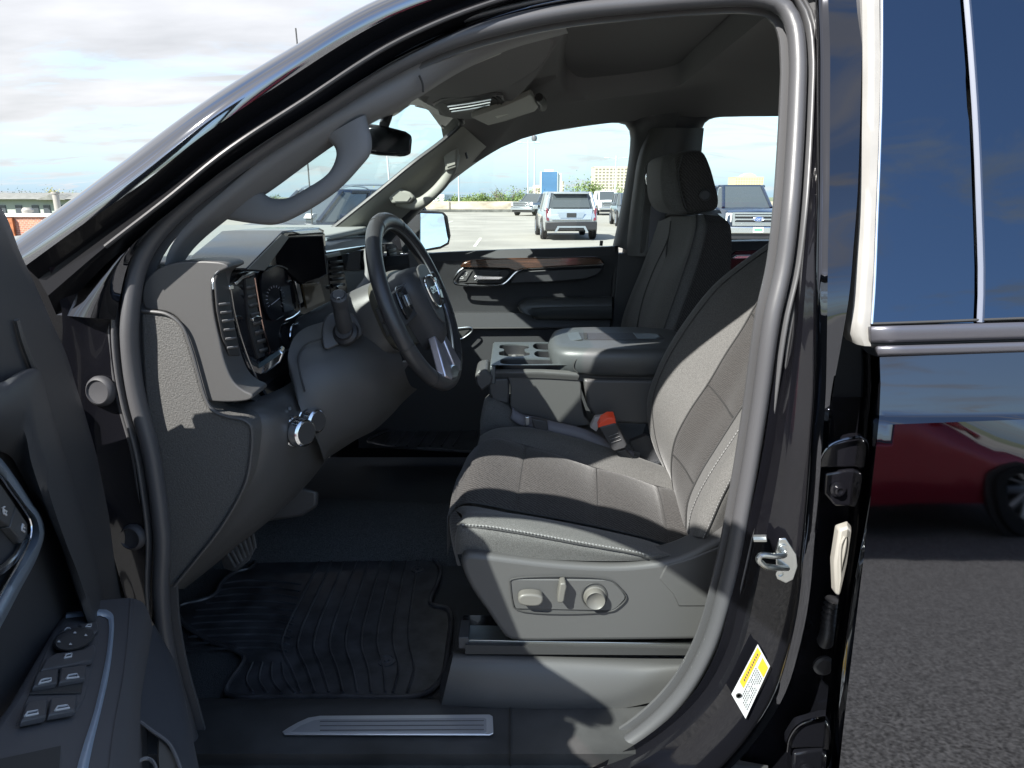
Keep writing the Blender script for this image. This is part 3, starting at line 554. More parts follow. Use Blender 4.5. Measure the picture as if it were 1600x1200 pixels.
# body behind the dash face
MB().prism([(-1.1,1.16,1.47),(XD-.012,1.16,1.47),(XD-.012,1.3,1.47),(XD-.012,2.6,1.47),(-1.1,2.6,1.47)],(0,0,-.30)).build('dash_core',blackp,dt)
# near end: upper pod
pod=[(226,440),(236,428),(252,417),(275,410),(300,408),(325,408),(350,411),(358,417),(350,422),(340,427),(334,436),(332,452),(335,490),(343,530),(352,568),(366,598),(384,612),(394,616),(396,621),(386,626),(340,628),(322,624),(314,596),(303,552),(291,520),(279,499),(264,489),(244,485),(229,484),(223,474),(222,456)]
pp=crm([P(x,y,1.088) for x,y in pod],110,closed=True)
MB().prism(pp,(0,.07,0)).build('dash_end_pod',plastg if 0 else plastl,dt,bev=.011,segs=4,ang=50)
MB().rails([[P(352,566,1.155),P(364,598,1.155),P(386,622,1.155)],[PX(372,560,-.463),PX(392,596,-.463),PX(416,632,-.463)]],nu=14,vs=2).build('vent_surround',plastd,dt)
# side panel below (sunlit textured)
low=[(221,486),(238,487),(258,490),(274,499),(287,514),(297,540),(310,585),(321,622),(331,640),(352,650),(380,656),(391,664),(394,684),(392,712),(386,748),(370,784),(340,832),(305,876),(272,916),(262,918),(256,880),(247,800),(240,740),(228,650),(222,580),(219,520)]
lowp=crm([P(x,y,1.084) for x,y in low],120,closed=True)
sp=MB().prism(lowp,(0,.05,0)).build('dash_side_panel',mat('textured_panel',(.085,.084,.081),.62,spec=.35,bump=.9,bscale=420,bdist=.0012,var=.22,vscale=380),dt,bev=.006,segs=3,ang=50)
MB().tube([P(x,y,1.082) for x,y in [(222,486),(238,487),(258,490),(274,499),(287,514),(297,540),(310,585),(321,622),(331,640),(352,650),(380,656),(391,664),(394,684),(392,712),(386,748),(370,784),(340,832),(305,876),(272,916)]],.0028,8,n=120).build('panel_lip',plastl,sp)
# second channel of the seal on the panel side
# knee bolster with switches
k0=[(326,627,1.14),(345,641,1.135),(375,650,1.135),(394,662,1.135),(397,684,1.135),(394,712,1.135),(388,750,1.135),(371,786,1.135),(340,836,1.135),(305,880,1.135),(270,920,1.135)]
ka=[(340,624,1.17),(365,633,1.155),(395,643,1.145),(412,658,1.145),(417,684,1.145),(414,718,1.15),(400,756,1.15),(376,793,1.15),(344,838,1.15),(308,882,1.15),(275,920,1.15)]
k1=[(395,622,1.24),(412,630,1.20),(428,640,1.18),(438,652,1.175),(445,684,1.18),(447,720,1.20),(425,764,1.19),(392,805,1.18),(356,843,1.18),(316,884,1.18),(280,920,1.18)]
k2=[(440,606,1.32),(452,612,1.30),(462,620,1.29),(470,640,1.285),(480,672,1.29),(484,712,1.32),(462,755,1.30),(408,812,1.23),(368,848,1.22),(324,886,1.22),(284,920,1.22)]
k3=[(468,586,1.42),(478,596,1.40),(488,612,1.39),(498,640,1.40),(510,672,1.42),(515,705,1.45),(490,745,1.46),(415,818,1.30),(373,851,1.28),(329,888,1.27),(288,920,1.26)]
MB().rails([rl(k0),rl(ka),rl(k1),rl(k2),rl(k3)],nu=60,vs=6).build('knee_bolster',plastl,dt,ang=80)
# light switch panel
swp=MB().prism([P(436,640,1.225),P(462,622,1.285),P(474,632,1.30),P(484,680,1.315),P(482,704,1.325),P(452,706,1.24),P(438,690,1.20)],(-.015,.012,0)).build('light_switch_panel',plastd,dt,bev=.004)
def knob(x,y,Y,r):
    o=P(x,y,Y); ax=V((.84,-.5,.05))
    k=MB().lathe([(r*1.15,-.006),(r*1.15,.004),(r*1.05,.005),(r*1.05,.016),(r*1.0,.020),(r,.026),(r*.84,.029)],o,ax,30).build('rotary_switch',chrome,swp,ang=40)
    MB().lathe([(r*.84,.027),(r*.8,.030),(r*.3,.030),(.0004,.030)],o,ax,24).build('knob_face',blackp,k)
    MB().lathe([(r*1.07,.006),(r*1.09,.008),(r*1.09,.0095),(r*1.07,.011)],o,ax,30).build('knob_ring',blackp,k)
knob(461,674,1.215,.0245); knob(480,656,1.275,.0225)
for x,y,Y in ((440,658,1.2),(453,638,1.235),(467,620,1.27)): MB().box(P(x,y,Y),(.004,.004,.006)).build('switch_mark',bright,swp)
# side vent
va=MB().prism([PX(x,y,-.449) for x,y in [(337,438),(341,426),(352,421),(357,440),(361,480),(372,530),(376,556),(360,556),(349,525),(341,485)]],(-.004,0,0)).build('side_vent',blackp,dt,bev=.002)
for i,y in enumerate((474,487,500,514,528,542)):
    q=lambda x,yy,d=0:PX(x,yy,-.445+abs(d))
    MB().add([q(342+i*2.6,y,-.004),q(359+i*2.4,y-2,-.004),q(359+i*2.4,y+2,.0),q(342+i*2.6,y+3,.0)],[(0,1,2,3)]).build('vent_slat',bpy.data.materials['grey_trim_plastic'],va,solid=.001)
MB().tube([PX(x,y,-.446) for x,y in [(333,452),(333,436),(339,426),(352,420),(358,419)]],.0016,6).build('vent_rim',bright,va)
# gloss black instrument surround
ip=MB().prism([D(342,452),(D(346,430)),D(366,421),D(392,421),D(404,422),D(447,363),D(508,364),D(514,440),D(522,500),D(492,520),D(462,560),D(446,600),D(436,642),D(424,634),D(396,592),D(362,560),D(348,500)],(-.02,0,0)).build('instrument_surround',piano,dt,bev=.004)
MB().tube([D(353,450,.002),D(357,446,.004),D(366,490,.004),D(380,540,.004),(D(398,585,.004)),D(428,636,.004)],.0022,8,n=60).build('chrome_line',chrome,ip)
MB().tube([D(398,434,.003),D(404,470,.004),D(411,510,.004),D(421,545,.004),D(428,566,.004)],.002,8,n=50).build('chrome_line',mat('bronze_line',(.5,.35,.3),.25,metal=1),ip)
MB().prism([D(366,446,.005),D(376,436,.005),D(394,430,.005),D(395,424,.005),D(375,430,.005),D(364,441,.005)],(.004,0,0)).build('upper_chrome_trim',chrome,ip,bev=.001)
MB().prism([D(353,446,.01),D(359,445,.01),D(360,452,.01),D(354,453,.01)],(.006,0,0)).build('chrome_cap',chrome,ip,bev=.001)
# second vent column
v2_=MB().prism([D(384,436,.003),D(397,432,.003),D(404,500,.003),D(415,556,.003),D(404,560,.003),D(390,510,.003)],(-.004,0,0)).build('dash_vent',blackp,ip)
for i in range(8): 
    y=448+i*14; x=385+i*2.2+(i*i)*.1
    MB().add([D(x,y,.006),D(x+13,y-3,.012),D(x+14,y+3,.009),D(x+1,y+6,.004)],[(0,1,2,3)]).build('vent_slat',plastl,v2_,solid=.001)
MB().prism([D(390,497,.012),D(397,493,.014),D(403,494,.014),D(405,499,.014),D(396,503,.012),D(391,502,.012)],(.006,0,0)).build('vent_tab',chrome,v2_,bev=.001)
# binnacle hood
hood=MB().prism([D(387,420,.03),D(444,361,.03),D(500,355,.03),D(508,360,.03),D(506,366,.03),D(452,369,.03),D(413,423,.03),D(392,424,.03)],(-.12,0,0)).build('binnacle_hood',piano,dt,bev=.004)
MB().prism([D(388,421,.034),D(441,366,.034),D(452,371,.034),D(414,423,.034)],(-.003,0,0)).build('hood_side_trim',plastl,hood,bev=.001)
MB().prism([D(457,361.5,.034),D(498,358,.034),D(505,363,.034),D(470,366,.034)],(-.003,0,0)).build('hood_top_trim',bright,hood,bev=.001)
_sn=V((.95,-.31,0)).normalized(); _s0=D(447,371,.012)
def SD(x,y,o=0): return PL(x,y,_s0+_sn*o,_sn)
scn=MB().prism([SD(449,371),SD(504,368),SD(511,428),SD(500,434),SD(470,444),SD(432,410),SD(428,400)],-_sn*.008).build('dash_display',mat('display_glass',(.004,.004,.006),.2,spec=.1),ip,bev=.002)
MB().tube([SD(449,371,.001),SD(504,368,.001),SD(511,428,.001),SD(500,434,.001)],.0012,6,n=0).build('display_rim',plastl,scn)
gc=MB().prism(crm([D(x,y,.007) for x,y in [(408,440),(412,424),(425,415),(445,418),(458,430),(466,450),(467,472),(458,486),(440,494),(424,500),(414,480)]],40,closed=True),(-.004,0,0)).build('gauge_cluster',mat('cluster_glass',(.007,.008,.011),.15,spec=.15),ip)
MB().tube([D(x,y,.010) for x,y in [(416,424),(432,415),(448,420),(459,432),(463,442)]],.0015,6).build('gauge_rim',plastl,gc)
MB().prism([D(459,440,.012),D(464,438,.012),D(471,472,.012),D(466,475,.012)],(.004,0,0)).build('cluster_chrome',chrome,gc,bev=.001)
MB().tube([D(468,474,.012),D(469,483,.012),D(459,494,.012),D(446,500,.012)],.0015,6).build('cluster_chrome',chrome,gc)
m=MB(); dc=D(430,466,.0)
for k in range(16):
    t=-2.3+k*4.6/15; a=D(430+12*math.sin(t),466-17*math.cos(t),.0085); b=D(430+14.5*math.sin(t),466-20*math.cos(t),.0085); m.tube([a,b],.0006,4)
m.tube([dc+V((.0085,0,0)),D(424,476,.0085)],.0008,4); m.build('gauge_ticks',mat('gauge_marks',(.35,.35,.38),.6),gc)
MB().prism([D(438,448,.0085),D(452,446,.0085),D(458,484,.0085),D(444,488,.0085)],(.0005,0,0)).build('info_display',mat('info_screen',(.035,.045,.055),.15),gc)
MB().prism([D(473,444,.01),D(500,440,.01),D(508,470,.01),D(480,482,.01)],(-.004,0,0)).build('painted_reflection_patch',mat('painted_brown_reflection',(.10,.07,.035),.12,coat=1,var=.8,vscale=14,stretch=(1,3,.3)),ip)  # brown reflection on the gloss dash, painted as a patch of its own
# chrome foot and lower edge line
MB().prism([P(x,y,1.26) for x,y in [(397,576),(403,567),(418,558),(436,546),(443,552),(438,566),(416,583),(403,588)]],(-.004,.03,.002)).build('chrome_foot',chrome,ip,bev=.003)
MB().prism([P(x,y,1.255) for x,y in [(400,571),(418,558),(436,547),(438,553),(420,566),(403,577)]],(0,.004,0)).build('foot_inlay',mat('slate_blue_inlay',(.12,.17,.2),.2,metal=.6),ip,bev=.001)
MB().tube([D(438,552,.01),D(455,540,.01),D(453,528,.01),D(455,512,.01),D(466,504,.01),D(482,500,.01),(D(500,500,.01))],.0026,8,n=50).build('chrome_line',chrome,ip)
MB().prism([D(462,507,.014),D(482,496,.014),D(480,502,.014),D(470,510,.014)],(-.004,0,0)).build('chrome_corner',chrome,ip,bev=.001)
# centre stack: vents and passenger trim
cs_=MB().prism([D(512,400),D(532,397),D(541,440),D(548,480),D(540,500),D(522,500),D(515,440)],(-.03,0,0)).build('centre_vents',piano,dt,bev=.003)
for i in range(5): MB().add([D(515+i,408+i*9,.004),D(535+i,406+i*9,.008),D(535+i,410+i*9,.006),D(516+i,412+i*9,.002)],[(0,1,2,3)]).build('vent_slat',plastd,cs_,solid=.001)
MB().prism([D(523,447,.01),D(532,445,.01),D(534,450,.01),D(526,452,.01)],(.006,0,0)).build('vent_tab',chrome,cs_,bev=.001)
MB().prism([D(508,398,.02),D(532,393,.02),D(534,399,.02),D(512,404,.02)],(-.03,0,0)).build('stack_cap',plastl,cs_,bev=.002)
MB().rails([[D(508,372,-.03),D(540,368,-.035),D(580,366,-.03),D(612,366,-.03)],[D(508,384,.0),D(540,377,-.0),D(580,372,.0),D(612,372,.0)],[D(508,393,.01),D(540,388,.01),D(580,382,.01),D(612,378,.01)]],nu=20,vs=3,lin=True).build('dash_upper_trim',plastd,dt)
MB().tube([D(508,374,-.02),D(545,370,-.02),D(578,371,-.02),D(610,374,-.02)],.005,8).build('trim_line',mat('blue_grey_trim',(.2,.24,.25),.3),dt)
MB().tube([D(508,394,.012),D(545,388,.012),D(580,383,.012),D(612,379,.012)],.003,8).build('chrome_line',chrome,dt)
pg=MB().prism([D(533,398,.006),D(580,386,.006),D(603,382,.006),D(606,420,.006),D(545,422,.006),D(538,418,.006)],(-.01,0,0)).build('gloss_trim_panel',mat('gloss_reflective_trim',(.05,.05,.052),.02,metal=.9,coat=1),dt)
MB().prism([D(536,420,-.002),D(640,400,-.002),D(650,620,-.002),D(560,640,-.002),D(545,500,-.002)],(-.03,0,0)).build('glove_box',plastd,dt,bev=.006)
pv=MB().prism([D(604,386,.004),D(614,380,.004),D(620,384,.004),D(628,400,.004),D(634,440,.004),D(622,440,.004)],(-.01,0,0)).build('passenger_vent',blackp,dt,bev=.002)
for i in range(4): MB().add([D(607+i*1.5,390+i*6.5,.008),D(618+i*1.5,387+i*6.5,.011),D(619+i*1.5,391+i*6.5,.008),D(608+i*1.5,394+i*6.5,.005)],[(0,1,2,3)]).build('vent_slat',wht_plastic if i<3 else plastg,pv,solid=.001)
MB().prism([P(x,y,2.56) for x,y in [(636,392),(655,392),(672,455),(628,470),(624,452),(640,420)]],(0,.05,0)).build('dash_end_trim',plastl,dt,bev=.003)
# column cover, lower panel
c0=[(452,585,1.29),(450,556,1.30),(458,530,1.33),(474,514,1.37),(498,505,1.41),(530,498,1.45),(565,497,1.5),(600,505,1.55)]
c1=[(470,640,1.26),(466,610,1.27),(478,590,1.28),(502,572,1.30),(530,560,1.33),(560,548,1.37),(590,545,1.42),(625,552,1.48)]
c2=[(492,680,1.27),(490,655,1.27),(502,635,1.28),(525,618,1.30),(552,604,1.33),(580,592,1.37),(605,582,1.43),(632,578,1.5)]
c3=[(505,716,1.33),(508,700,1.32),(522,686,1.33),(545,670,1.35),(570,655,1.39),(595,635,1.43),(615,615,1.49),(640,600,1.56)]
c4=[(505,726,1.45),(512,716,1.44),(530,704,1.45),(555,688,1.46),(585,672,1.5),(610,650,1.55),(630,628,1.62),(652,608,1.7)]
MB().rails([rl(c) for c in (c0,c1,c2,c3,c4)],nu=50,vs=6).build('column_cover',plastl,dt,ang=80)
MB().tube([P(476,612,1.262),P(468,580,1.285),P(466,556,1.30),P(478,538,1.325),P(505,528,1.35)],.0016,6).build('cover_seam',blackp,dt)
# stalk with its boot plate
bt=MB().prism(crm([P(x,y,Y) for x,y,Y in [(508,545,1.325),(505,505,1.36),(512,492,1.37),(530,486,1.38),(548,488,1.39),(560,500,1.395),(566,522,1.38),(530,538,1.35)]],40,closed=True),(-.01,.03,-.01)).build('stalk_plate',plastl,dt,bev=.003)
MB().lathe([(.026,0),(.024,.006),(.018,.010),(.016,.016)],P(540,520,1.36),(-.05,-1,.5),24).build('stalk_boot',rubberd,bt)
sk_=MB().tube([P(541,521,1.365),P(536,500,1.335),P(531,474,1.305)],lambda t:.0135+.002*math.sin(t*3.1),16,n=20).build('column_stalk',plastd,truck,ang=50)
MB().lathe([(.0155,-.012),(.016,0),(.0155,.010),(.012,.013),(.0105,.012),(.0102,.014),(.0005,.0145)],P(530,468,1.30),(P(531,466,1.29)-P(541,521,1.365)),24).build('stalk_cap',plastd,sk_)
MB().tube([P(530,468,1.2875)+V((.004*math.cos(t),-.003,.004*math.sin(t))) for t in [k*.6 for k in range(8)]],.0007,5).build('stalk_mark',bright,sk_)
sh=MB().tube([P(556,466,1.66),P(563,455,1.67),P(575,438,1.69),P(577,420,1.70),P(575,398,1.71),P(580,376,1.72)],lambda t:.0135-.003*t,12,n=30,flat=.7).build('shift_lever',plastg,truck,ang=80)
# ================= STEERING WHEEL =================
Cw=P(653,472,1.5); hw=V((.15,.989,0)).normalized(); uw=V((-.37,0,.93)); uw=(uw-hw*uw.dot(hw)).normalized(); nw=uw.cross(hw)*-1
if nw.x<0: nw=-nw
def WP(a,b,c=0): return Cw+hw*a+uw*b+nw*c       # a across, b up, c towards the driver
def circ(r,c=0,a0=0,a1=2*math.pi,n=60): return [WP(r*math.cos(a0+(a1-a0)*k/n),r*.985*math.sin(a0+(a1-a0)*k/n),c) for k in range(n)]
RW=.182
whl=MB(); whl.sweep(circ(RW),prof(0,0,.0185,.0155,16),tuple(nw),n=120,closed=True)
sw=whl.build('steering_wheel',leather,truck,ang=80)
sw['label']='black leather steering wheel with silver lower spokes'
MB().sweep(circ(RW-.0175,.004),prof(0,0,.0022,.003,8),tuple(nw),n=120,closed=True).build('rim_trim',bright,sw)
for a in (1.15,1.9,-.35,3.5,4.1,5.3):
    MB().sweep(circ(RW,0,a,a+.02,4),prof(0,0,.0192,.0162,16),tuple(nw),n=5).build('rim_seam',blackp,sw)
sa=MB(); 
hubp=[(-.085,.035),(-.07,.062),(-.03,.072),(.03,.072),(.07,.062),(.085,.035),(.075,0),(.055,-.04),(.03,-.085),(.012,-.10),(-.012,-.10),(-.03,-.085),(-.055,-.04),(-.075,0)]
def hub(sc,c): return crm([WP(a*sc,b*sc,c) for a,b in hubp],56,closed=True)
hb=MB(); hb.grid([hub(1,-.02),hub(1.0,.0),hub(.97,.018),hub(.85,.03),hub(.5,.036)],closed=True); n0=len(hb.v)-56; hb.f.append(tuple(range(n0,n0+56)))
hb=hb.build('airbag_cover',plastd,sw,ang=60)
# emblem: silver ring on a lighter centre tab
tab=[(-.034,.064),(.034,.064),(.039,.03),(.034,-.016),(.018,-.05),(.0,-.06),(-.018,-.05),(-.034,-.016),(-.039,.03)]
MB().prism(crm([WP(a,b,.034) for a,b in tab],36,closed=True),nw*.004).build('centre_tab',plastl,hb,bev=.002)
bad=[(-.024,.026),(-.026,.012),(-.022,-.004),(-.012,-.016),(0,-.02),(.012,-.016),(.022,-.004),(.026,.012),(.024,.026),(.012,.032),(-.012,.032)]
bp=crm([WP(a*1.3,b*1.3,.041) for a,b in bad],40,closed=True)
MB().tube(bp,.0028,8,closed=True,n=60).build('emblem_ring',chrome,hb)
def text(s,size,o,xd,yd,name,mt,parent,ext=.0006):
    cu=bpy.data.curves.new(name,'FONT'); cu.body=s; cu.size=size; cu.align_x='CENTER'; cu.align_y='CENTER'; cu.extrude=ext; cu.resolution_u=2
    ob=bpy.data.objects.new(name,cu); me=bpy.data.meshes.new_from_object(ob); bpy.data.objects.remove(ob)
    xd=V(xd).normalized(); yd=V(yd); yd=(yd-xd*yd.dot(xd)).normalized(); z=xd.cross(yd)
    Mx=M4((( xd.x,yd.x,z.x,o.x),(xd.y,yd.y,z.y,o.y),(xd.z,yd.z,z.z,o.z),(0,0,0,1)))
    me.transform(Mx); me.materials.clear(); me.materials.append(mt); me.name=name
    t=bpy.data.objects.new(name,me); COL.objects.link(t); t.parent=parent
    if parent.type=='EMPTY': t.matrix_parent_inverse=M4.Translation(parent.location).inverted()
    return t
text('GMC',.0215,WP(0,.012,.0425),hw,uw,'emblem_letters',chrome,hb,.0012)
# spokes
def spoke(pts,c0,c1,mt,name,bev=.002): return MB().prism([WP(a,b,c0) for a,b in pts],nw*(c1-c0)).build(name,mt,sw,bev=bev)
for sgn in (-1,1):
    spoke([(sgn*.06,.045),(sgn*.17,.035),(sgn*.172,.0),(sgn*.165,-.03),(sgn*.06,-.02)],-.008,.010,plastd,'spoke')
    b_=spoke([(sgn*.085,.04),(sgn*.145,.036),(sgn*.150,.005),(sgn*.142,-.02),(sgn*.088,-.008)],.010,.016,piano,'switch_pad',.003)
    b_['label']='dark control pad on the spoke'
    for k in range(3): MB().prism([WP(sgn*(.098+.014*k),.026,.0165),WP(sgn*(.106+.014*k),.026,.0165),WP(sgn*(.106+.014*k),.004,.0165),WP(sgn*(.098+.014*k),.004,.0165)],nw*.004).build('thumb_button',bright if k==1 else plastl,b_,bev=.0012)
    MB().tube([WP(sgn*.086,.045,.016),WP(sgn*.148,.041,.016),WP(sgn*.154,.005,.016)],.0016,6).build('pad_trim',bright,b_)
    spoke([(sgn*.014,-.098),(sgn*.034,-.075),(sgn*.070,-.160),(sgn*.040,-.176),(sgn*.014,-.17)],.0,.018,mat('silver_spoke',(.62,.6,.66),.3,metal=.85) if sgn<0 else bpy.data.materials['silver_spoke'],'spoke',.003)
spoke([(-.04,-.172),(-.03,-.155),(0,-.150),(.03,-.155),(.04,-.172),(0,-.182)],.006,.018,bright,'spoke',.004)
# shroud behind the wheel
def ringp(ra,rb,c,dz=0,n=40):
    out=[]
    for k in range(n):
        t=2*math.pi*k/n; ct,s_=math.cos(t),math.sin(t)
        out.append(WP(ra*(abs(ct)**.65)*(1 if ct>0 else -1),rb*(abs(s_)**.65)*(1 if s_>0 else -1)+dz,c))
    return out
sb=MB().grid([ringp(.06,.055,-.02),ringp(.092,.078,-.022),ringp(.098,.082,-.035),ringp(.098,.082,-.055),ringp(.09,.074,-.066)],closed=True,caps=True).build('wheel_back_cover',mat('bronze_black_plastic',(.075,.072,.06),.38,spec=.5),sw,ang=50)
MB().grid([ringp(.085,.078,-.066,-.004),ringp(.088,.08,-.09,-.006),ringp(.085,.085,-.17,-.015),ringp(.08,.09,-.30,-.03)],closed=True,caps=True).build('column_shroud',plastl,truck,ang=50)
bpad=MB().prism([WP(-.100,.022,-.030),WP(-.100,-.040,-.030),WP(-.100,-.040,-.056),WP(-.100,.022,-.056)],-hw*.004).build('back_switch',blackp,sb,bev=.002)
MB().prism([WP(-.105,.018,-.033),WP(-.105,-.008,-.033),WP(-.105,-.008,-.052),WP(-.105,.018,-.052)],-hw*.003).build('back_button',plastd,bpad,bev=.001)
MB().prism([WP(-.105,-.012,-.033),WP(-.105,-.036,-.033),WP(-.105,-.036,-.052),WP(-.105,-.012,-.052)],-hw*.003).build('back_button',plastd,bpad,bev=.001)
# pedals
pdl=MB().prism([P(x,y,1.52) for x,y in [(350,858),(375,832),(388,822),(397,834),(401,855),(392,875),(372,892),(358,886)]],(-.02,.012,-.01)).build('brake_pedal',mat('worn_pedal_rubber',(.11,.105,.10),.6,bump=.5,bscale=200,var=.3,vscale=40),truck,bev=.004)
for i in range(7): MB().tube([P(352+i*7,860-i*5.4,1.512),P(368+i*5.2,886-i*5.0,1.512)],.0035,6).build('pedal_rib',bpy.data.materials['worn_pedal_rubber'],pdl)
MB().tube([P(380,850,1.54),P(400,790,1.62),P(430,700,1.7)],.012,8).build('pedal_arm',plastd,pdl)
MB().prism([P(x,y,1.50) for x,y in [(405,792),(430,770),(470,762),(495,768),(494,790),(470,806),(410,815)]],(0,.02,-.01)).build('lower_duct',plastl,truck,bev=.006)
MB().box(P(414,789,1.48),(.004,.004,.007)).build('duct_screw',bright,truck)
MB().prism([P(x,y,1.75) for x,y in [(611,598),(628,566),(640,566),(625,590)]],(0,.02,0)).build('column_bracket',plastg,truck)
# ================= SEATS =================
def bump_rows(rows,amp): return rows
s0=[(712,868,1.26),(716,866,1.228),(800,870,1.215),(900,876,1.21),(1000,876,1.21),(1060,870,1.22),(1120,850,1.24)]
s1=[(712,832,1.26),(720,824,1.222),(800,832,1.207),(900,850,1.202),(1000,868,1.204),(1060,866,1.215),(1120,846,1.24)]
s2=[(722,806,1.30),(738,803,1.262),(800,810,1.245),(900,829,1.243),(1000,852,1.243),(1060,860,1.25),(1120,838,1.27)]
s2b=[(716,800,1.32),(735,798,1.29),(810,804,1.285),(900,820,1.285),(1000,842,1.285),(1060,856,1.285),(1120,832,1.29)]
s3=[(710,796,1.34),(728,790,1.315),(812,805,1.318),(930,826,1.318),(1000,842,1.31),(1058,855,1.31),(1120,832,1.31)]
seat=tag(MB().rails([rl(s0),rl(s1),rl(s2),rl(s2b),rl(s3)],nu=50,vs=5).build('seat',fab,truck,ang=80)); seat['label']='grey cloth driver seat with power controls'
# insert with cross seams: world interpolation between near seam and far seam
n3=rl([(712,797,1.33),(730,790,1.318),(812,804,1.318),(930,826,1.318),(1000,842,1.31),(1058,855,1.31),(1130,836,1.31)])
n5=rl([(742,703,1.62),(768,690,1.655),(815,699,1.66),(925,734,1.66),(975,748,1.66),(1030,765,1.66),(1100,780,1.66)])
NU=61
a_=crm(n3,NU); b_=crm(n5,NU)
def puff(i):
    t=i/(NU-1); seams=[.0,.235,.525,.80,1.02]
    for p,q in zip(seams,seams[1:]):
        if p<=t<q: return math.sin((t-p)/(q-p)*math.pi)**.45
    return 0
rows=[]
for k in range(17):
    w=k/16; rows.append([lerp(a_[i],b_[i],w)+V((0,0,.006+.013*puff(i)*min(1,math.sin(w*math.pi)*2.2+.25)+(.012*math.sin(w*math.pi)))) for i in range(NU)])
front=[p+V((-.018,0,-.022)) for p in [r[0] for r in rows]]; front2=[p+V((-.02,0,-.11)) for p in [r[0] for r in rows]]
rows=[[f2,f]+r for f2,f,r in zip(front2,front,rows)]
MB().grid(rows).build('seat_cushion',fabi,seat,ang=80)
s5=[(738,712,1.62),(760,690,1.655),(815,699,1.66),(925,734,1.66),(975,748,1.66),(1030,765,1.66),(1100,780,1.66)]
s6=[(748,690,1.68),(772,676,1.70),(825,674,1.71),(915,696,1.71),(975,716,1.71),(1035,738,1.71),(1100,755,1.71)]
s6b=[(750,682,1.73),(770,671,1.74),(825,668,1.75),(915,688,1.75),(975,707,1.75),(1035,728,1.75),(1100,750,1.75)]
s7=[(750,720,1.76),(770,710,1.77),(825,700,1.775),(915,715,1.775),(975,732,1.775),(1035,750,1.775),(1100,770,1.775)]
MB().rails([rl(s5),rl(s6),rl(s6b),rl(s7)],nu=40,vs=5).build('seat_bolster',fab,seat,ang=80)
# front nose of cushion
f0=[(738,708,1.63),(722,738,1.5),(712,770,1.40),(712,797,1.325),(718,806,1.29),(722,812,1.26)]
f1=[(728,722,1.63),(711,755,1.5),(704,785,1.40),(703,812,1.325),(707,822,1.29),(714,830,1.25)]
f2=[(730,760,1.64),(712,800,1.5),(706,830,1.40),(706,848,1.325),(709,856,1.29),(714,862,1.25)]
f3=[(740,800,1.66),(725,840,1.52),(716,866,1.42),(714,880,1.34),(716,884,1.29),(720,884,1.25)]
MB().rails([rl(f0),rl(f1),rl(f2),rl(f3)],nu=30,vs=5).build('seat_front',fabi,seat,ang=80)
# stitched seam on the bolster
sm=crm([P(x,y,Y-.002) for x,y,Y in [(722,820,1.222),(760,822,1.213),(800,828,1.208),(900,846,1.2025),(1000,864,1.204),(1010,868,1.205)]],110)
m=MB()
for i in range(0,108,2): m.tube([sm[i]+V((0,-.0015,.001)),sm[i+1]+V((0,-.0015,.001))],.0011,5,n=0)
m.build('seat_stitching',thread,seat)
MB().tube([p+V((0,-.001,-.004)) for p in sm],.0016,6,n=0).build('seat_seam',blackp,seat)
for a,b in ((.235,0),(.525,0),(.80,0)):
    i=round(a*(NU-1)); MB().tube([rows[k][i+2]+V((0,0,-.001)) for k in range(17)],.0018,6,n=0).build('seat_seam',blackp,seat)
MB().tube([p+V((0,0,.007)) for p in a_],.002,6,n=0).build('seat_seam',blackp,seat)
MB().tube([p+V((0,0,.007)) for p in b_],.002,6,n=0).build('seat_seam',blackp,seat)
# backrest rails, far side to near side, each from the bottom up
Bk=[(1.79,[(1048,745),(1030,705),(1018,660),(1017,625),(1031,580),(1054,535),(1084,490),(1121,445),(1161,412),(1206,380),(1246,350)]),
(1.765,[(1040,738),(1022,700),(1012,660),(1011,625),(1025,580),(1048,535),(1078,490),(1115,445),(1155,412),(1200,380),(1240,350)]),
(1.73,[(1046,745),(1030,705),(1021,660),(1021,622),(1035,580),(1058,537),(1088,493),(1124,449),(1163,417),(1208,385),(1250,356)]),
(1.68,[(1052,760),(1040,720),(1037,675),(1048,625),(1070,585),(1094,545),(1124,503),(1153,465),(1185,430),(1220,395),(1255,364)]),
(1.62,[(1056,780),(1050,735),(1055,690),(1077,645),(1109,597),(1135,553),(1160,515),(1180,480),(1204,440),(1234,402),(1264,372)])]
Bi=[(1.62,Bk[4][1]),(1.56,[(1062,790),(1058,748),(1067,703),(1090,655),(1118,612),(1142,572),(1167,533),(1188,498),(1212,456),(1242,418),(1272,385)]),
(1.48,[(1066,805),(1066,765),(1080,722),(1102,680),(1130,638),(1155,598),(1178,560),(1200,520),(1224,480),(1252,440),(1282,408)]),
(1.40,[(1070,818),(1072,778),(1088,735),(1114,690),(1142,645),(1166,608),(1189,570),(1211,532),(1236,492),(1264,455),(1296,425)]),
(1.345,[(1073,826),(1076,784),(1094,742),(1121,698),(1150,652),(1174,615),(1197,578),(1219,541),(1244,500),(1272,464),(1304,434)])]
Bn=[(1.345,Bi[4][1]),(1.315,[(1073,832),(1076,795),(1091,757),(1114,715),(1143,672),(1168,636),(1190,602),(1212,566),(1236,528),(1264,490),(1296,455)]),
(1.28,[(1076,836),(1079,806),(1092,772),(1114,733),(1141,692),(1165,656),(1188,622),(1210,588),(1234,550),(1262,512),(1294,480)]),
(1.24,[(1085,838),(1092,812),(1106,780),(1126,742),(1150,702),(1174,666),(1197,632),(1219,598),(1243,560),(1271,522),(1303,490)]),
(1.222,[(1100,840),(1112,812),(1126,780),(1144,745),(1167,706),(1190,670),(1213,636),(1235,602),(1259,564),(1287,526),(1319,494)]),
(1.235,[(1125,842),(1135,815),(1150,785),(1168,750),(1190,712),(1212,676),(1235,642),(1257,608),(1281,570),(1309,532),(1341,500)])]
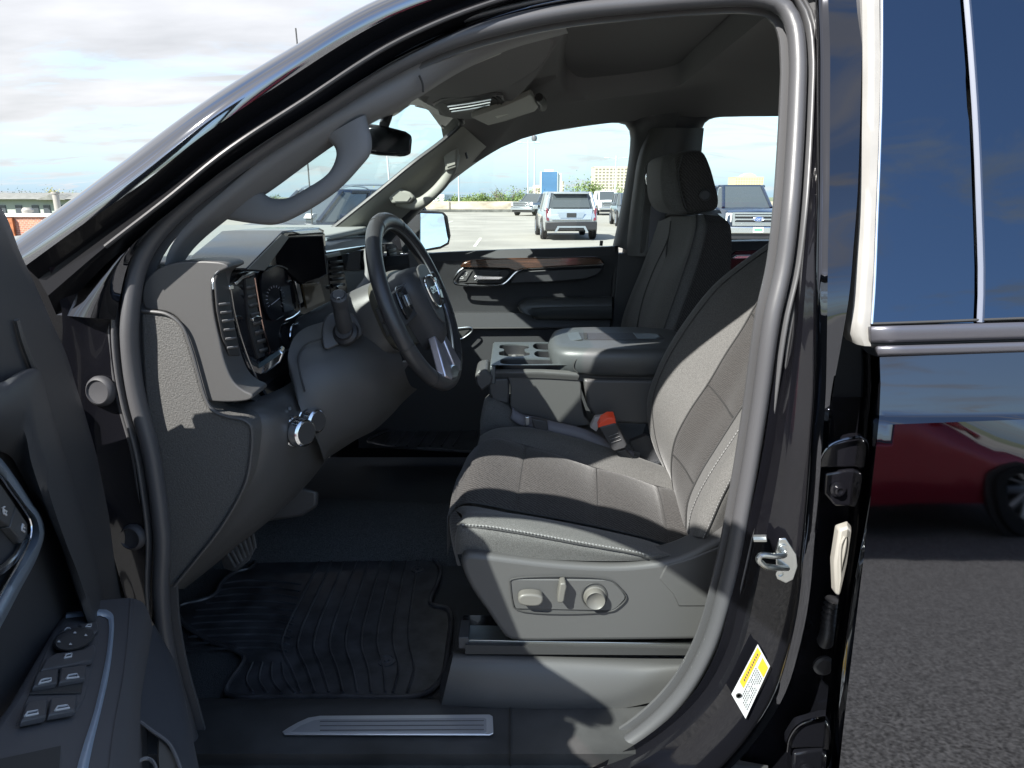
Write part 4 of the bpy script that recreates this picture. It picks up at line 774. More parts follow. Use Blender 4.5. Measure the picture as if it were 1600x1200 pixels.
rr_=lambda B:[[P(x,y,Y) for x,y in q] for Y,q in B]
MB().rails(rr_(Bk),nu=50,vs=5).build('backrest_bolster',fab,seat,ang=80)
ins=rr_(Bi); mi_=MB(); 
cols=[crm(r,60) for r in ins]; full=[]
for i in range(60): full.append(crm([c[i] for c in cols],17))
def bp(t):
    s_=[-.08,.165,.44,.70,1.1]
    for p,q in zip(s_,s_[1:]):
        if p<=t<q: return math.sin((t-p)/(q-p)*math.pi)**.5
    return 0
rows=[]
for k in range(17): rows.append([full[i][k]+V((-.9,-.0,.35))*(.010*bp(i/59)*math.sin(max(.0,k/16)*math.pi)**.5) for i in range(60)])
MB().grid(rows).build('backrest_insert',fabi,seat,ang=80)
MB().rails(rr_(Bn),nu=50,vs=5).build('backrest_bolster',fab,seat,ang=80)
mB=MB(); low_=[r[0] for r in [crm(q,50) for q in rr_(Bn)]]
mB.rails([low_,[p+V((.015,.004,-.022)) for p in low_],[p+V((.05,.01,-.03)) for p in low_]],nu=20,vs=4).build('bolster_end',leather,seat,ang=80)
for i in (10,26,42): MB().tube([rows[k][i]+V((-.001,0,0)) for k in range(17)],.0018,6,n=0).build('backrest_seam',blackp,seat)
for B,k in ((Bk,4),(Bn,0)): MB().tube([p+V((-.002,-.001,.001)) for p in crm(rr_(B)[k],60)],.002,6,n=0).build('backrest_seam',blackp,seat)
MB().tube([p+V((-.001,-.001,.001)) for p in crm(rr_(Bk)[2],60)],.0012,6,n=0).build('backrest_seam',blackp,seat)
for q in (2,4):
    bs=crm([p+V((-.0012,-.0014,0)) for p in crm(rr_(Bn)[q],60)],150); m=MB()
    for i in range(0,148,2): m.tube([bs[i],bs[i+1]],.0010,5,n=0)
    m.build('backrest_stitching',thread,seat)
    MB().tube([p+V((.0012,-.0004,0)) for p in bs],.0016,6,n=0).build('backrest_seam',blackp,seat)
# plastic base with power controls
base=[(720,880),(722,870),(732,866),(760,868),(800,873),(850,879),(900,883),(950,885),(985,884),(1030,879),(1065,870),(1095,856),(1125,842),(1160,830),(1160,960),(1120,1000),(1090,1001),(900,1003),(810,1003),(792,999),(778,982),(760,955),(742,930),(728,905)]
bp_=MB().prism(crm([P(x,y,1.197) for x,y in base],100,closed=True),(0,.07,0)).build('seat_base',plastl,seat,bev=.010,segs=4,ang=50)
MB().prism([P(x,y,1.195) for x,y in [(1040,884),(1080,872),(1160,840),(1160,948),(1060,948),(1052,930),(1030,905)]],(0,.02,0)).build('base_panel',plastl,seat,bev=.003)
MB().prism(crm([P(x,y,1.194) for x,y in [(797,908),(800,905),(952,906),(968,918),(979,934),(965,950),(955,955),(806,952),(801,940)]],60,closed=True,lin=True),(0,.006,0)).build('control_panel',plastd if 0 else plastl,seat,bev=.002)
MB().tube([P(x,y,1.1935) for x,y in [(797,908),(800,905),(952,906),(968,918),(979,934),(965,950),(955,955),(806,952),(801,940),(797,908)]],.0016,6,n=120).build('panel_groove',blackp,seat)
k1_=MB().prism(crm([P(x,y,1.172) for x,y in [(810,935),(816,930),(840,930),(848,934),(849,940),(843,947),(818,947),(811,943)]],36,closed=True),(0,.022,0)).build('seat_switch',mat('seat_switch_plastic',(.11,.105,.095),.42),seat,bev=.004,segs=3)
MB().prism([P(x,y,1.170) for x,y in [(875,912),(884,911),(886,918),(884,926),(882,940),(878,943),(871,942),(872,930)]],(0,.024,0)).build('seat_switch',bpy.data.materials['seat_switch_plastic'],seat,bev=.004,segs=3)
MB().lathe([(.0215,0),(.0215,.004),(.0195,.005),(.019,.017),(.0175,.019),(.014,.016),(.0005,.0135)],P(929,931,1.196),(0,-1,0),36).build('lumbar_switch',bpy.data.materials['seat_switch_plastic'],seat,ang=40)
MB().tube([P(929+19.5*math.cos(t),931+19.5*math.sin(t),1.193) for t in [k*.3 for k in range(22)]],.0014,6).build('panel_groove',blackp,seat)
# track, screw and rail cover
tr=MB().prism([P(722,1000,1.21),P(1100,1006,1.21),P(1100,1014,1.21),P(722,1008,1.21)],(0,.05,0)).build('seat_track',steel,truck,bev=.001)
MB().prism([P(716,996,1.205),P(732,996,1.205),P(732,1014,1.205),P(716,1014,1.205)],(0,.06,0)).build('track_cap',plastd,tr,bev=.002)
MB().prism([P(722,978,1.27),P(790,978,1.27),P(790,992,1.27),P(722,992,1.27)],(0,.04,0)).build('track_bracket',piano,tr,bev=.002)
MB().tube([P(722,979,1.265),P(772,980,1.265)],.003,8).tube([P(762,989,1.262),P(776,989,1.26)],.004,8).build('track_screw',bright,tr)
MB().prism([P(727,1008,1.20),P(1100,1014,1.20),P(1100,1024,1.20),P(727,1022,1.20)],(0,.05,0)).build('black_track',blackp,tr)  # black strip of the track below the steel rail
r0=[(706,1018,1.24),(760,1018,1.235),(900,1021,1.235),(1000,1022,1.235),(1060,1022,1.235),(1120,1022,1.235)]
ra=[(708,1024,1.205),(760,1026,1.198),(900,1032,1.198),(1000,1036,1.198),(1060,1036,1.198),(1120,1036,1.198)]
rb=[(704,1042,1.190),(760,1046,1.183),(900,1050,1.183),(985,1048,1.185),(1050,1042,1.187),(1120,1040,1.19)]
rc_=[(692,1092,1.185),(760,1096,1.172),(880,1096,1.168),(960,1086,1.172),(1020,1062,1.178),(1120,1052,1.185)]
rd_=[(688,1108,1.19),(760,1112,1.18),(880,1114,1.175),(965,1108,1.175),(1035,1094,1.178),(1120,1080,1.18)]
MB().rails([rl(q) for q in (r0,ra,rb,rc_,rd_)],nu=50,vs=5).build('rail_cover',plastl,truck,ang=60)
MB().rails([[P(706,1018,1.24),P(690,1060,1.215),P(686,1108,1.20)],[P(708,1024,1.205),P(700,1060,1.19),P(688,1108,1.188)]],nu=10,vs=2).build('rail_cover_end',plastd,truck)
# ---- centre console / folded middle seat
YN,YF=1.80,2.10
def CN(x,y,d=0): return P(x,y,YN+d)
con=MB().prism(crm([CN(x,y) for x,y in [(793,588),(903,588),(908,600),(909,630),(912,650),(925,664),(900,667),(860,658),(830,650),(803,645),(797,636),(798,605)]],50,closed=True,lin=True),(0,.28,0)).build('centre_console',plastl,truck,bev=.006)
con['label']='dark centre console with cup holders and padded armrest lid'
MB().prism([CN(x,y,.006) for x,y in [(762,592),(795,590),(796,632),(770,628),(764,615)]],(0,.26,0)).build('console_front',plastl,con,bev=.006)
ltc=MB().prism([CN(x,y,-.01) for x,y in [(742,586),(746,580),(760,577),(770,590),(768,600),(752,612),(744,600)]],(0,.12,0)).build('console_latch',plastl,con,bev=.005)
# tray deck built of cells, each with its own sunk floor
zt=1.172
deckm=mat('console_deck',(.075,.085,.09),.38,spec=.6,bump=.4,bscale=800,bdist=.0004)
def cell(x0,x1,y0,y1,inner,depth,name,zf=zt,n=48,par=None):
    o=crm([(x0,y0,zf),(x1,y0,zf),(x1,y1,zf),(x0,y1,zf)],n,closed=True,lin=True)
    inn=crm([(a,b,zf) for a,b in inner],n,closed=True)
    c=sum(inn,V())/n; g=lambda p:math.atan2(p.y-c.y,p.x-c.x)
    ds=crm([(x0,y0,zf),(x1,y0,zf),(x1,y1,zf),(x0,y1,zf)],400,closed=True,lin=True)
    o=[min(ds,key=lambda q:abs(math.atan2(math.sin(g(q)-g(p)),math.cos(g(q)-g(p))))) for p in inn]
    cor=[V((x0,y0,zf)),V((x1,y0,zf)),V((x1,y1,zf)),V((x0,y1,zf))]
    for q in cor:
        i=min(range(n),key=lambda k:(o[k]-q).length); o[i]=q
    ob=MB().grid([o,inn,[lerp(p,c,-.004)+V((0,0,-.004)) for p in inn]],closed=True).build(name,deckm,par or con,ang=40)
    m=MB().grid([[p+V((0,0,-.004)) for p in inn],[lerp(p,c,.06)+V((0,0,-depth)) for p in inn]],closed=True); n0=len(m.v)-n; m.f.append(tuple(range(n0,n0+n)))
    m.build(name+'_well',rubberd,con,ang=40)  # dark walls and floor: shade of the well put into its colour
    return ob
xa=P(768,575,YN).x; xb=P(868,560,YN).x; xc=P(905,560,YN).x+.02
cell(xa,xc,YN,YN+.085,[(xa+.03,YN+.015),(xb-.0,YN+.015),(xb+.03,YN+.02),(xb+.02,YN+.065),(xb-.02,YN+.075),(xa+.03,YN+.075),(xa+.022,YN+.045)],.028,'tray')
xm=lerp(xa,xb,.66)
cx,cy=(xa+xm)/2+.005,YN+.1875; pts=[]
for k in range(28):
    t=2*math.pi*k/28; r=.052 if 1 else 0
    pts.append((cx+.045*math.cos(t)*(1-.25*abs(math.sin(t))**6*0),cy+.08*math.sin(t)*(1 if abs(math.cos(t))<.9 else .8)))
# two overlapping cups: pinched outline
pts=[(cx+(.043 if abs(math.sin(2*math.pi*k/40))>.25 else .030)*(1 if math.cos(2*math.pi*k/40)>=0 else -1)*min(1,abs(math.cos(2*math.pi*k/40))*1.6), cy+.084*math.sin(2*math.pi*k/40)) for k in range(40)]
cell(xa,xm,YN+.085,YF,pts,.075,'cup_holder')
cell(xm,xc,YN+.085,YN+.185,[(xm+.015,YN+.098),(xc-.03,YN+.098),(xc-.03,YN+.172),(xm+.015,YN+.172)],.06,'bin')
cell(xm,xc,YN+.185,YF,[(xm+.015,YN+.198),(xc-.03,YN+.198),(xc-.03,YF-.02),(xm+.015,YF-.02)],.05,'bin')
MB().box(((cx),cy,zt-.03),(.02,.03,.03)).build('cup_divider',plastg,con,bev=.008)
# rim side wall
MB().rails([[CN(766,577,.012),CN(800,577,0),CN(850,577,0),CN(900,580,0)],[CN(766,582,.004),CN(800,582,-.008),CN(850,582,-.008),CN(905,586,-.008)],[CN(768,590,.008),CN(800,590,-.004),CN(850,591,-.004),CN(903,594,-.004)]],nu=20,vs=4).build('deck_rim',plastl,con)
MB().prism([V((xa-.004,YN,zt-.002)),V((xa+.01,YN,zt-.002)),V((xa+.01,YF,zt-.002)),V((xa-.004,YF,zt-.002))],(0,0,-.05)).build('deck_front',deckm,con,bev=.003)
# storage box and lid
MB().prism(crm([CN(x,y,.0) for x,y in [(911,592),(1060,594),(1060,640),(1030,662),(1000,664),(960,662),(928,652),(918,636)]],60,closed=True,lin=True),(0,.28,0)).build('storage_box',vinyl if 0 else plastl,con,bev=.012,segs=3)
MB().prism([CN(x,y,.01) for x,y in [(905,578),(1070,580),(1070,598),(905,596)]],(0,.26,0)).build('lid_gap',blackp,con)
lz=1.215; lidp=[(xb+.0,YN+.03),(xb+.005,YN+.25),(xb+.03,YF+.005),(.46,YF+.005),(.50,YN+.2),(.50,YN+.05),(.46,YN-.005),(xb+.05,YN-.005)]
L_=[crm([(x+(dx if x<.2 else -dx),y+(dx*.7 if y<1.95 else -dx*.7),z) for x,y in lidp],70,closed=True) for dx,z in ((.03,lz-.075),(.0,lz-.06),(-.004,lz-.02),(.002,lz-.006),(.014,lz),(.03,lz+.002))]
m=MB().grid(L_,closed=True); n0=len(m.v)-70; m.f.append(tuple(range(n0,n0+70))); m.f.append(tuple(range(69,-1,-1)))
lid=m.build('armrest_lid',vinyl,con,ang=60)
tn=[(.02+xb,YN+.11),(.42,YN+.11),(.445,YN+.15),(.42,YN+.19),(.02+xb,YN+.19)]
MB().prism([V((xb+.075,YN+.105,lz+.0025)),V((.39,YN+.105,lz+.0025)),V((.42,YN+.125,lz+.0025)),V((.42,YN+.185,lz+.0025)),V((.39,YN+.205,lz+.0025)),V((xb+.075,YN+.205,lz+.0025))],(0,0,.0008)).build('lid_channel',plastd,lid)
MB().prism([V((xb+.012,YN+.10,lz-.004)),V((xb+.078,YN+.10,lz+.004)),V((xb+.078,YN+.21,lz+.004)),V((xb+.012,YN+.21,lz-.004))],(0,0,.002)).build('lid_latch_plate',deckm,lid,bev=.002)
MB().prism([V((xb+.085,YN+.118,lz+.004)),V((xb+.094,YN+.115,lz+.004)),V((xb+.10,YN+.19,lz+.004)),V((xb+.09,YN+.195,lz+.004))],(0,0,.002)).build('lid_slot',blackp,lid)
MB().prism([V((.345,YN+.12,lz+.0038)),V((.395,YN+.12,lz+.0038)),V((.41,YN+.14,lz+.0038)),V((.41,YN+.18,lz+.0038)),V((.395,YN+.19,lz+.0038)),V((.345,YN+.19,lz+.0038))],(0,0,.001)).build('lid_tray_end',mat('glossy_tray_end',(.3,.36,.4),.15),lid)
MB().tube([CN(903,583,-.012),CN(896,574,-.009),CN(902,560,-.008),CN(925,552,-.006),CN(1000,551,-.006),CN(1080,552,-.006)],.0018,6,n=50).build('lid_seam',blackp,lid)
# middle seat cushion under the console
cm=[[(752,660,1.80),(756,630,1.80),(770,622,1.80),(800,642,1.80),(870,668,1.80),(960,690,1.80),(1000,700,1.80)],[(750,690,1.78),(752,660,1.78),(768,650,1.78),(800,660,1.78),(870,690,1.78),(960,710,1.78),(1000,715,1.78)],[(752,720,1.79),(755,710,1.79),(775,700,1.79),(800,700,1.79),(870,710,1.79),(960,730,1.79),(1000,740,1.79)]]
MB().rails([[P(x,y,2.12) for x,y in [(762,650),(766,620),(780,610),(800,615),(860,630),(960,650),(1010,660)]],rl(cm[0]),rl(cm[1]),rl(cm[2])],nu=30,vs=5).build('middle_seat',fab,truck,ang=80)
# lap belt, buckle
bl=[(800,645,1.775),(815,655,1.77),(838,660,1.755),(870,668,1.75),(905,676,1.745),(935,688,1.742),(965,704,1.742),(990,714,1.742)]
MB().rails([[P(x,y-8,Y+.01) for x,y,Y in bl],[P(x,y,Y-.002) for x,y,Y in bl],[P(x-3,y+9,Y-.004) for x,y,Y in bl]],nu=40,vs=3).build('lap_belt',belt,truck,solid=.002)
bk=MB().prism([P(x,y,1.735) for x,y in [(830,654),(855,658),(857,672),(852,675),(834,669)]],(0,.018,0)).build('belt_adjuster',plastd,truck,bev=.003)
MB().prism([P(x,y,1.73) for x,y in [(820,652),(827,651),(827,664),(821,666)]],(0,.01,0)).build('belt_tongue',bright,bk,bev=.002)
bu=MB().prism([P(x,y,1.69) for x,y in [(936,668),(962,661),(980,696),(977,701),(960,706),(955,702)]],(0,.028,.01)).build('belt_buckle',plastd,truck,bev=.004,segs=3)
MB().prism([P(x,y,1.692) for x,y in [(934,669),(938,660),(950,653),(960,653),(963,662),(948,666)]],(0,.024,.01)).build('release_button',redp,bu,bev=.002)
MB().prism([P(x,y,1.71) for x,y in [(922,668),(930,652),(950,649),(940,660),(932,675)]],(0,.02,0)).build('buckle_strap',mat('grey_strap',(.32,.30,.30),.5),bu,bev=.002)
for k in range(3): MB().tube([P(951+k*2,682+k*5,1.688),P(966+k*2,677+k*5,1.688)],.0008,5).build('buckle_mark',plastg,bu)
MB().prism([P(x,y,1.72) for x,y in [(962,706),(976,702),(990,716),(982,722)]],(0,.02,0)).build('buckle_stem',plastl,bu,bev=.003)
MB().rails([[P(1040,714,1.80),P(1020,722,1.79),P(1000,726,1.79),P(985,720,1.79)],[P(1040,722,1.78),P(1018,730,1.76),P(998,733,1.76),P(980,726,1.76)]],nu=12,vs=2).build('seat_bezel',bright,truck,solid=.004)
MB().prism([P(x,y,1.79) for x,y in [(985,690),(1010,680),(1040,700),(1040,735),(1000,735)]],(0,.02,0)).build('seat_side_cover',plastd,truck)
# ---- passenger seat
ps0=[(1125,560,2.10),(1135,500,2.10),(1141,430,2.10),(1143,375,2.10),(1140,350,2.11),(1125,337,2.13)]
ps1=[(1035,560,2.08),(1060,500,2.08),(1085,430,2.08),(1100,380,2.08),(1104,350,2.09),(1100,335,2.12)]
psa=[(1020,560,2.09),(1042,500,2.09),(1066,430,2.09),(1082,380,2.09),(1088,352,2.10),(1088,336,2.13)]
ps2=[(1010,560,2.14),(1024,500,2.14),(1045,440,2.14),(1068,390,2.14),(1074,356,2.15),(1072,338,2.18)]
ps3=[(990,560,2.26),(1005,500,2.26),(1020,450,2.26),(1040,400,2.26),(1048,360,2.26),(1048,338,2.28)]
ps4=[(975,560,2.46),(980,500,2.46),(992,462,2.46),(1008,425,2.46),(1020,380,2.46),(1030,345,2.46)]
ps5=[(965,560,2.52),(972,500,2.52),(985,462,2.52),(1002,420,2.52),(1022,372,2.52),(1034,338,2.52)]
pst=MB().rails([rl(q) for q in (ps0,ps1)],nu=30,vs=4).build('seat',fabi,truck,ang=80); pst['label']='passenger seat with dark side and lighter cloth front'
MB().rails([rl(q) for q in (ps1,psa,ps2,ps3)],nu=30,vs=5).build('backrest_bolster',fab,pst,ang=80)
MB().rails([rl(q) for q in (ps3,ps4,ps5,[(x+60,y,2.55) for x,y,_ in ps5])],nu=30,vs=5).build('backrest_insert',fab,pst,ang=80)
MB().rails([rl([(1034,342,2.5),(1045,336,2.3),(1072,336,2.2),(1100,335,2.12),(1125,337,2.12)]),rl([(1040,334,2.5),(1052,330,2.3),(1080,330,2.22),(1105,330,2.16),(1122,334,2.15)]),rl([(1120,330,2.5),(1120,328,2.3),(1124,328,2.28),(1126,330,2.26),(1128,334,2.25)])],nu=20,vs=3).build('backrest_top',fabi,pst)
for r in (ps1,psa): MB().tube([P(x,y,d-.003) for x,y,d in r],.0018,6).build('backrest_seam',blackp,pst)
MB().tube([P(x,y,d-.004) for x,y,d in [(1048,345,2.26),(1044,372,2.26),(1020,425,2.27),(1004,470,2.27),(990,540,2.27)]],.0022,6).build('backrest_seam',blackp,pst)
MB().tube([P(x,y,d-.004) for x,y,d in [(1044,372,2.262),(1041,395,2.262),(1042,408,2.25),(1052,416,2.20),(1058,420,2.17)]],.0022,6).build('backrest_seam',blackp,pst)
# headrest
h=[[(1040,246,2.18),(1062,238,2.16),(1082,236,2.16),(1100,238,2.17)],[(1035,252,2.14),(1060,243,2.12),(1086,240,2.12),(1108,247,2.13)]]
out_side=[(1062,241),(1090,234),(1101,238),(1110,255),(1119,285),(1125,313),(1122,326),(1105,332),(1085,334),(1072,326),(1065,300),(1060,270)]
sidep=crm([P(x,y,2.13) for x,y in out_side],48,closed=True)
hs=MB(); c0_=sum(sidep,V())/48
rows=[[lerp(p,c0_,.45)+V((0,-.0,0)) for p in sidep],[lerp(p,c0_,.10)+V((0,.002,0)) for p in sidep],[p+V((0,.02,0)) for p in sidep],[p+V((-.006,.06,0)) for p in sidep]]
hs.grid(rows,closed=True); hs.f.append(tuple(range(48)))
hr_=hs.build('headrest',fabi,pst,ang=70)
front_=[(1062,241),(1048,240),(1037,246),(1033,262),(1033,290),(1037,315),(1047,330),(1062,336),(1078,334),(1072,326),(1065,300),(1060,270)]
fp=crm([P(x,y,2.15+ (0.0 if x>1058 else .02)) for x,y in front_],40,closed=True)
m=MB(); c1_=sum(fp,V())/40; m.grid([[lerp(p,c1_,.5)+V((0,-.004,0)) for p in fp],[lerp(p,c1_,.12)+V((0,.0,0)) for p in fp],[p+V((0,.015,0)) for p in fp],[p+V((.01,.28,0)) for p in fp]],closed=True); m.f.append(tuple(range(40)))
m.build('headrest_pad',fab,hr_,ang=70)
b2=MB().lathe([(.017,0),(.017,.004),(.013,.006),(.012,.003),(.0005,.003)],P(1102,305,2.128),(.0,-1,.0),28).build('headrest_button',plastd,hr_)
MB().tube([P(1066+.2,242,2.13),P(1060,270,2.13),P(1064,300,2.13),P(1072,326,2.13)],.0018,6).build('headrest_seam',blackp,hr_)
# near rear-side belt/B trim strip visible right of the driver backrest
# ================= OPEN DRIVER DOOR (foreground) =================
Hd=V((-.62,.95,1.2)); TH=R(68); dd=V((math.cos(TH),-math.sin(TH),0)); dn=V((math.sin(TH),math.cos(TH),0))
def Q(x,y,off=0): return PL(x,y,Hd+dn*off,dn)
door=MB()
e0=[(-30,290),(4,342),(22,390),(48,445),(75,505),(98,555),(112,600),(128,650),(148,720),(166,790),(184,860),(197,930),(206,1000),(220,1100),(240,1300)]
e0w=[Q(x,y,0) for x,y in e0]
def into(p,k): return V((p.x+dd.x*k,p.y+dd.y*k,min(p.z,1.375-.02*max(0,k-.1)) if k>.10 else p.z))
rw=[[p+V((0,0,0))-dn*.05 for p in e0w],[p-dn*.004 for p in e0w],[into(p,.006)+dn*.006 for p in e0w],[into(p,.05)+dn*.010 for p in e0w],[into(p,.16)+dn*.006 for p in e0w],[into(p,.45)+dn*.0 for p in e0w],[into(p,.95)+dn*.0 for p in e0w]]
dr=door.rails(rw,nu=60,vs=3,lin=True).build('door',plastd,truck,ang=40); dr['label']='open driver door with window switches in the foreground'
MB().rails([[p-dn*.055 for p in e0w],[into(p,.4)-dn*.055 for p in e0w],[into(p,1.0)-dn*.055 for p in e0w]],nu=50,vs=1,lin=True).build('door_skin',paint,dr,ang=40)
MB().tube([p-dn*.003-dd*.002 for p in e0w[5:]],.0022,8,n=60).build('door_edge_strip',plastg,dr)
fw=[(.03,1.46,-.05),(.10,1.56,-.06),(.2,1.70,-.04),(.34,1.84,.0),(.5,1.91,.03),(.82,1.95,.06),(1.0,1.93,.06),(1.05,1.85,.05),(1.05,1.6,.02),(1.0,1.37,0)]
fwp=[Hd*1+dd*s_+dn*o_+V((0,0,z_-Hd.z)) for s_,z_,o_ in fw]
MB().tube(fwp,lambda t:.018+.034*min(1,max(0,t*7-.35)),10,n=70,flat=1.0).build('window_frame',plastd,dr,ang=80)
gp=crm(fwp,40); gb=[V((p.x,p.y,1.37))-dn*(.0) for p in gp]
MB().grid([gp,gb]).build('window_glass',glasst,dr)
# sail trim and shoulder bulge
MB().rails([[Q(x,y,.0) for x,y in [(-60,560),(0,597),(20,585),(45,575),(62,577),(70,590),(74,612),(100,700),(140,830),(180,1000)]],[Q(x,y,.03) for x,y in [(-60,600),(0,608),(20,597),(45,588),(56,592),(60,606),(66,640),(90,720),(128,840),(165,1000)]],[Q(x,y,.035) for x,y in [(-60,660),(0,660),(20,655),(35,650),(40,655),(44,670),(50,700),(75,780),(110,880),(150,1000)]],[Q(x,y,.01) for x,y in [(-80,700),(-30,700),(0,705),(18,715),(30,735),(45,765),(70,800),(95,850),(110,900),(140,1000)]]],nu=60,vs=5).build('door_panel',plastd,dr,ang=80)
MB().tube([Q(x,y,.012) for x,y in [(26,500),(34,530),(45,560),(52,578)]],.003,6).tube([Q(x,y,.012) for x,y in [(26,500),(40,545),(54,576)]],.003,6).build('sail_crease',plastl,dr)
MB().tube([Q(65,600,.0)-dn*.0,Q(80,592,.004),Q(93,580,.008)],.0012,6).build('panel_joint',blackp,dr)
# handle bezel
MB().rails([[Q(x,y,.012) for x,y in [(-60,690),(-20,705),(0,715),(20,740),(48,782),(66,810),(70,830),(62,862),(30,925),(-10,1000),(-60,1080)]],[Q(x,y,.03) for x,y in [(-60,700),(-20,718),(0,730),(18,752),(42,788),(58,812),(61,832),(54,858),(22,918),(-18,990),(-60,1060)]],[Q(x,y,.022) for x,y in [(-60,708),(-20,728),(0,742),(14,762),(38,795),(49,815),(50,832),(43,855),(12,910),(-25,975),(-60,1040)]]],nu=60,vs=4).build('handle_bezel',mat('blue_grey_satin',(.32,.38,.45),.32,metal=.6),dr,ang=80)
MB().tube([Q(x,y,.024) for x,y in [(-60,710),(-20,731),(0,744),(14,764),(37,796),(48,816),(49,832),(42,856),(11,911),(-25,975)]],.0011,6,n=60).build('bezel_edge',chrome,dr)
MB().prism([Q(x,y,.014) for x,y in [(-60,720),(0,748),(46,818),(46,834),(8,906),(-60,1000)]],-dn*.006).build('handle_pocket',plastd,dr)
sw1=MB().prism([Q(x,y,.022) for x,y in [(-40,740),(2,757),(24,789),(15,822),(-40,788)]],-dn*.008).build('lock_switch',plastl,dr,bev=.001)
sw2=MB().prism([Q(x,y,.022) for x,y in [(25,791),(43,818),(43,834),(36,848),(16,824)]],-dn*.008).build('lock_switch',plastl,dr,bev=.001)
def glyph(pts,par,f,r=.0009,closed=False,mt=white):
    MB().tube([f(x,y) for x,y in pts],r,5,n=0,closed=closed).build('switch_mark',mt,par)
gq=lambda x,y:Q(x,y,.0232)
glyph([(5,796),(10,799),(10,805),(6,802),(5,796)],sw1,gq); glyph([(6,798),(4,793),(7,792)],sw1,gq)
glyph([(34,822),(38,825),(38,831),(34,828),(34,822)],sw2,gq); glyph([(35,823),(35,819),(37,821)],sw2,gq)
MB().tube([Q(x,y,.018) for x,y in [(40,838),(28,864),(10,884),(-20,905)]],.004,6).build('door_handle',chrome,dr)
# armrest with switch bank : top surface is a real slanted plane
A0=Q(130,1040,.05); an=(V((0,0,1))*.80+dn*.38-dd*.25).normalized()
def AT(x,y,off=0): return PL(x,y,A0+an*off,an)
arm=MB()
topo=[(103,948),(110,941),(140,937),(175,934),(205,932),(216,935),(226,944),(234,960),(236,970)]
arm.rails([[AT(x,y,0) for x,y in [(60,1010),(98,953),(112,941),(150,936),(200,932),(214,934)]],[AT(x,y,0) for x,y in [(20,1100),(85,1000),(104,955),(150,952),(180,950),(214,948)]],[AT(x,y,0) for x,y in [(-40,1300),(20,1200),(120,1100),(150,1100),(180,1060),(200,1040)]]],nu=20,vs=2) if 0 else None
arm.prism([AT(x,y,-.0) for x,y in [(-60,1200),(20,1090),(98,958),(103,948),(112,941),(150,936),(203,932),(214,936),(214,960),(203,1050),(188,1150),(176,1300),(-60,1300)]],-an*.03)
arm=arm.build('armrest',mat('armrest_plastic',(.075,.075,.08),.5,spec=.45,bump=.4,bscale=900,bdist=.0004),dr,bev=.006,segs=3)
am=bpy.data.materials['armrest_plastic']
g0=[AT(206,934,-.002),AT(204,990,-.002),AT(196,1060,-.002),AT(184,1150,-.002),AT(170,1300,-.002)]
MB().rails([[AT(204,934,.001),AT(200,990,.001),AT(192,1060,.001),AT(176,1150,.001),AT(160,1300,.001)],[AT(224,942,-.008),AT(219,1000,-.008),AT(210,1070,-.008),AT(200,1160,-.008),AT(190,1300,-.008)],[AT(234,962,-.02),AT(228,1010,-.02),AT(218,1080,-.02),AT(214,1160,-.02),AT(210,1300,-.02)],[AT(240,990,-.05),AT(234,1030,-.05),AT(222,1100,-.05),AT(222,1180,-.05),AT(225,1300,-.05)]],nu=30,vs=4).build('armrest_side',am,dr,ang=80)
pk=[[(228,972),(222,1010),(219,1050),(219,1090),(219,1128),(232,1142),(262,1165),(278,1185),(290,1300)],[(240,978),(250,1005),(262,1040),(268,1080),(274,1110),(278,1130),(284,1150),(290,1180),(300,1300)],[(236,968),(254,1000),(272,1036),(284,1080),(292,1120),(299,1155),(306,1190),(312,1220),(325,1300)]]
MB().rails([[AT(x,y,-.035) for x,y in pk[0]],[AT(x,y,-.045) for x,y in pk[1]],[AT(x,y,-.06) for x,y in pk[2]],[AT(x+3,y+4,-.12) for x,y in pk[2]]],nu=40,vs=5).build('map_pocket',mat('pocket_plastic',(.055,.06,.07),.4,spec=.5,bump=.3,bscale=900,bdist=.0004),dr,ang=80)
MB().tube([AT(x,y,-.033) for x,y in [(219,1128),(235,1140),(262,1160),(274,1180),(285,1210)]],.0016,6).build('pocket_edge',plastg,dr)
MB().prism([AT(x,y,-.036) for x,y in [(249,1150),(262,1160),(275,1182),(285,1215),(250,1215),(248,1180)]],-an*.004).build('speaker_grille',mat('bronze_grille',(.10,.095,.085),.4),dr)
MB().tube([AT(228+16*math.cos(t),1205+20*math.sin(t),-.033) for t in [3.3+k*.15 for k in range(20)]],.0016,6).build('pocket_ring',plastg,dr)
# chrome strip
cs1=[(103,966),(120,964),(145,963),(158,962),(167,966),(170,976),(168,1010),(160,1055),(146,1115),(130,1165),(112,1230)]
cs2=[(103,957),(120,955),(145,953),(165,952),(175,958),(178,970),(176,1010),(170,1055),(158,1110),(146,1160),(132,1230)]
MB().rails([[AT(x,y,.001) for x,y in cs1],[AT((x+a)/2,(y+b)/2,.0035) for (x,y),(a,b) in zip(cs1,cs2)],[AT(x,y,.001) for x,y in cs2]],nu=60,vs=4).build('chrome_strip',mat('sky_painted_chrome',(.55,.66,.80),.3,metal=.55),dr,ang=80)  # blue sky reflection put into the colour of the chrome
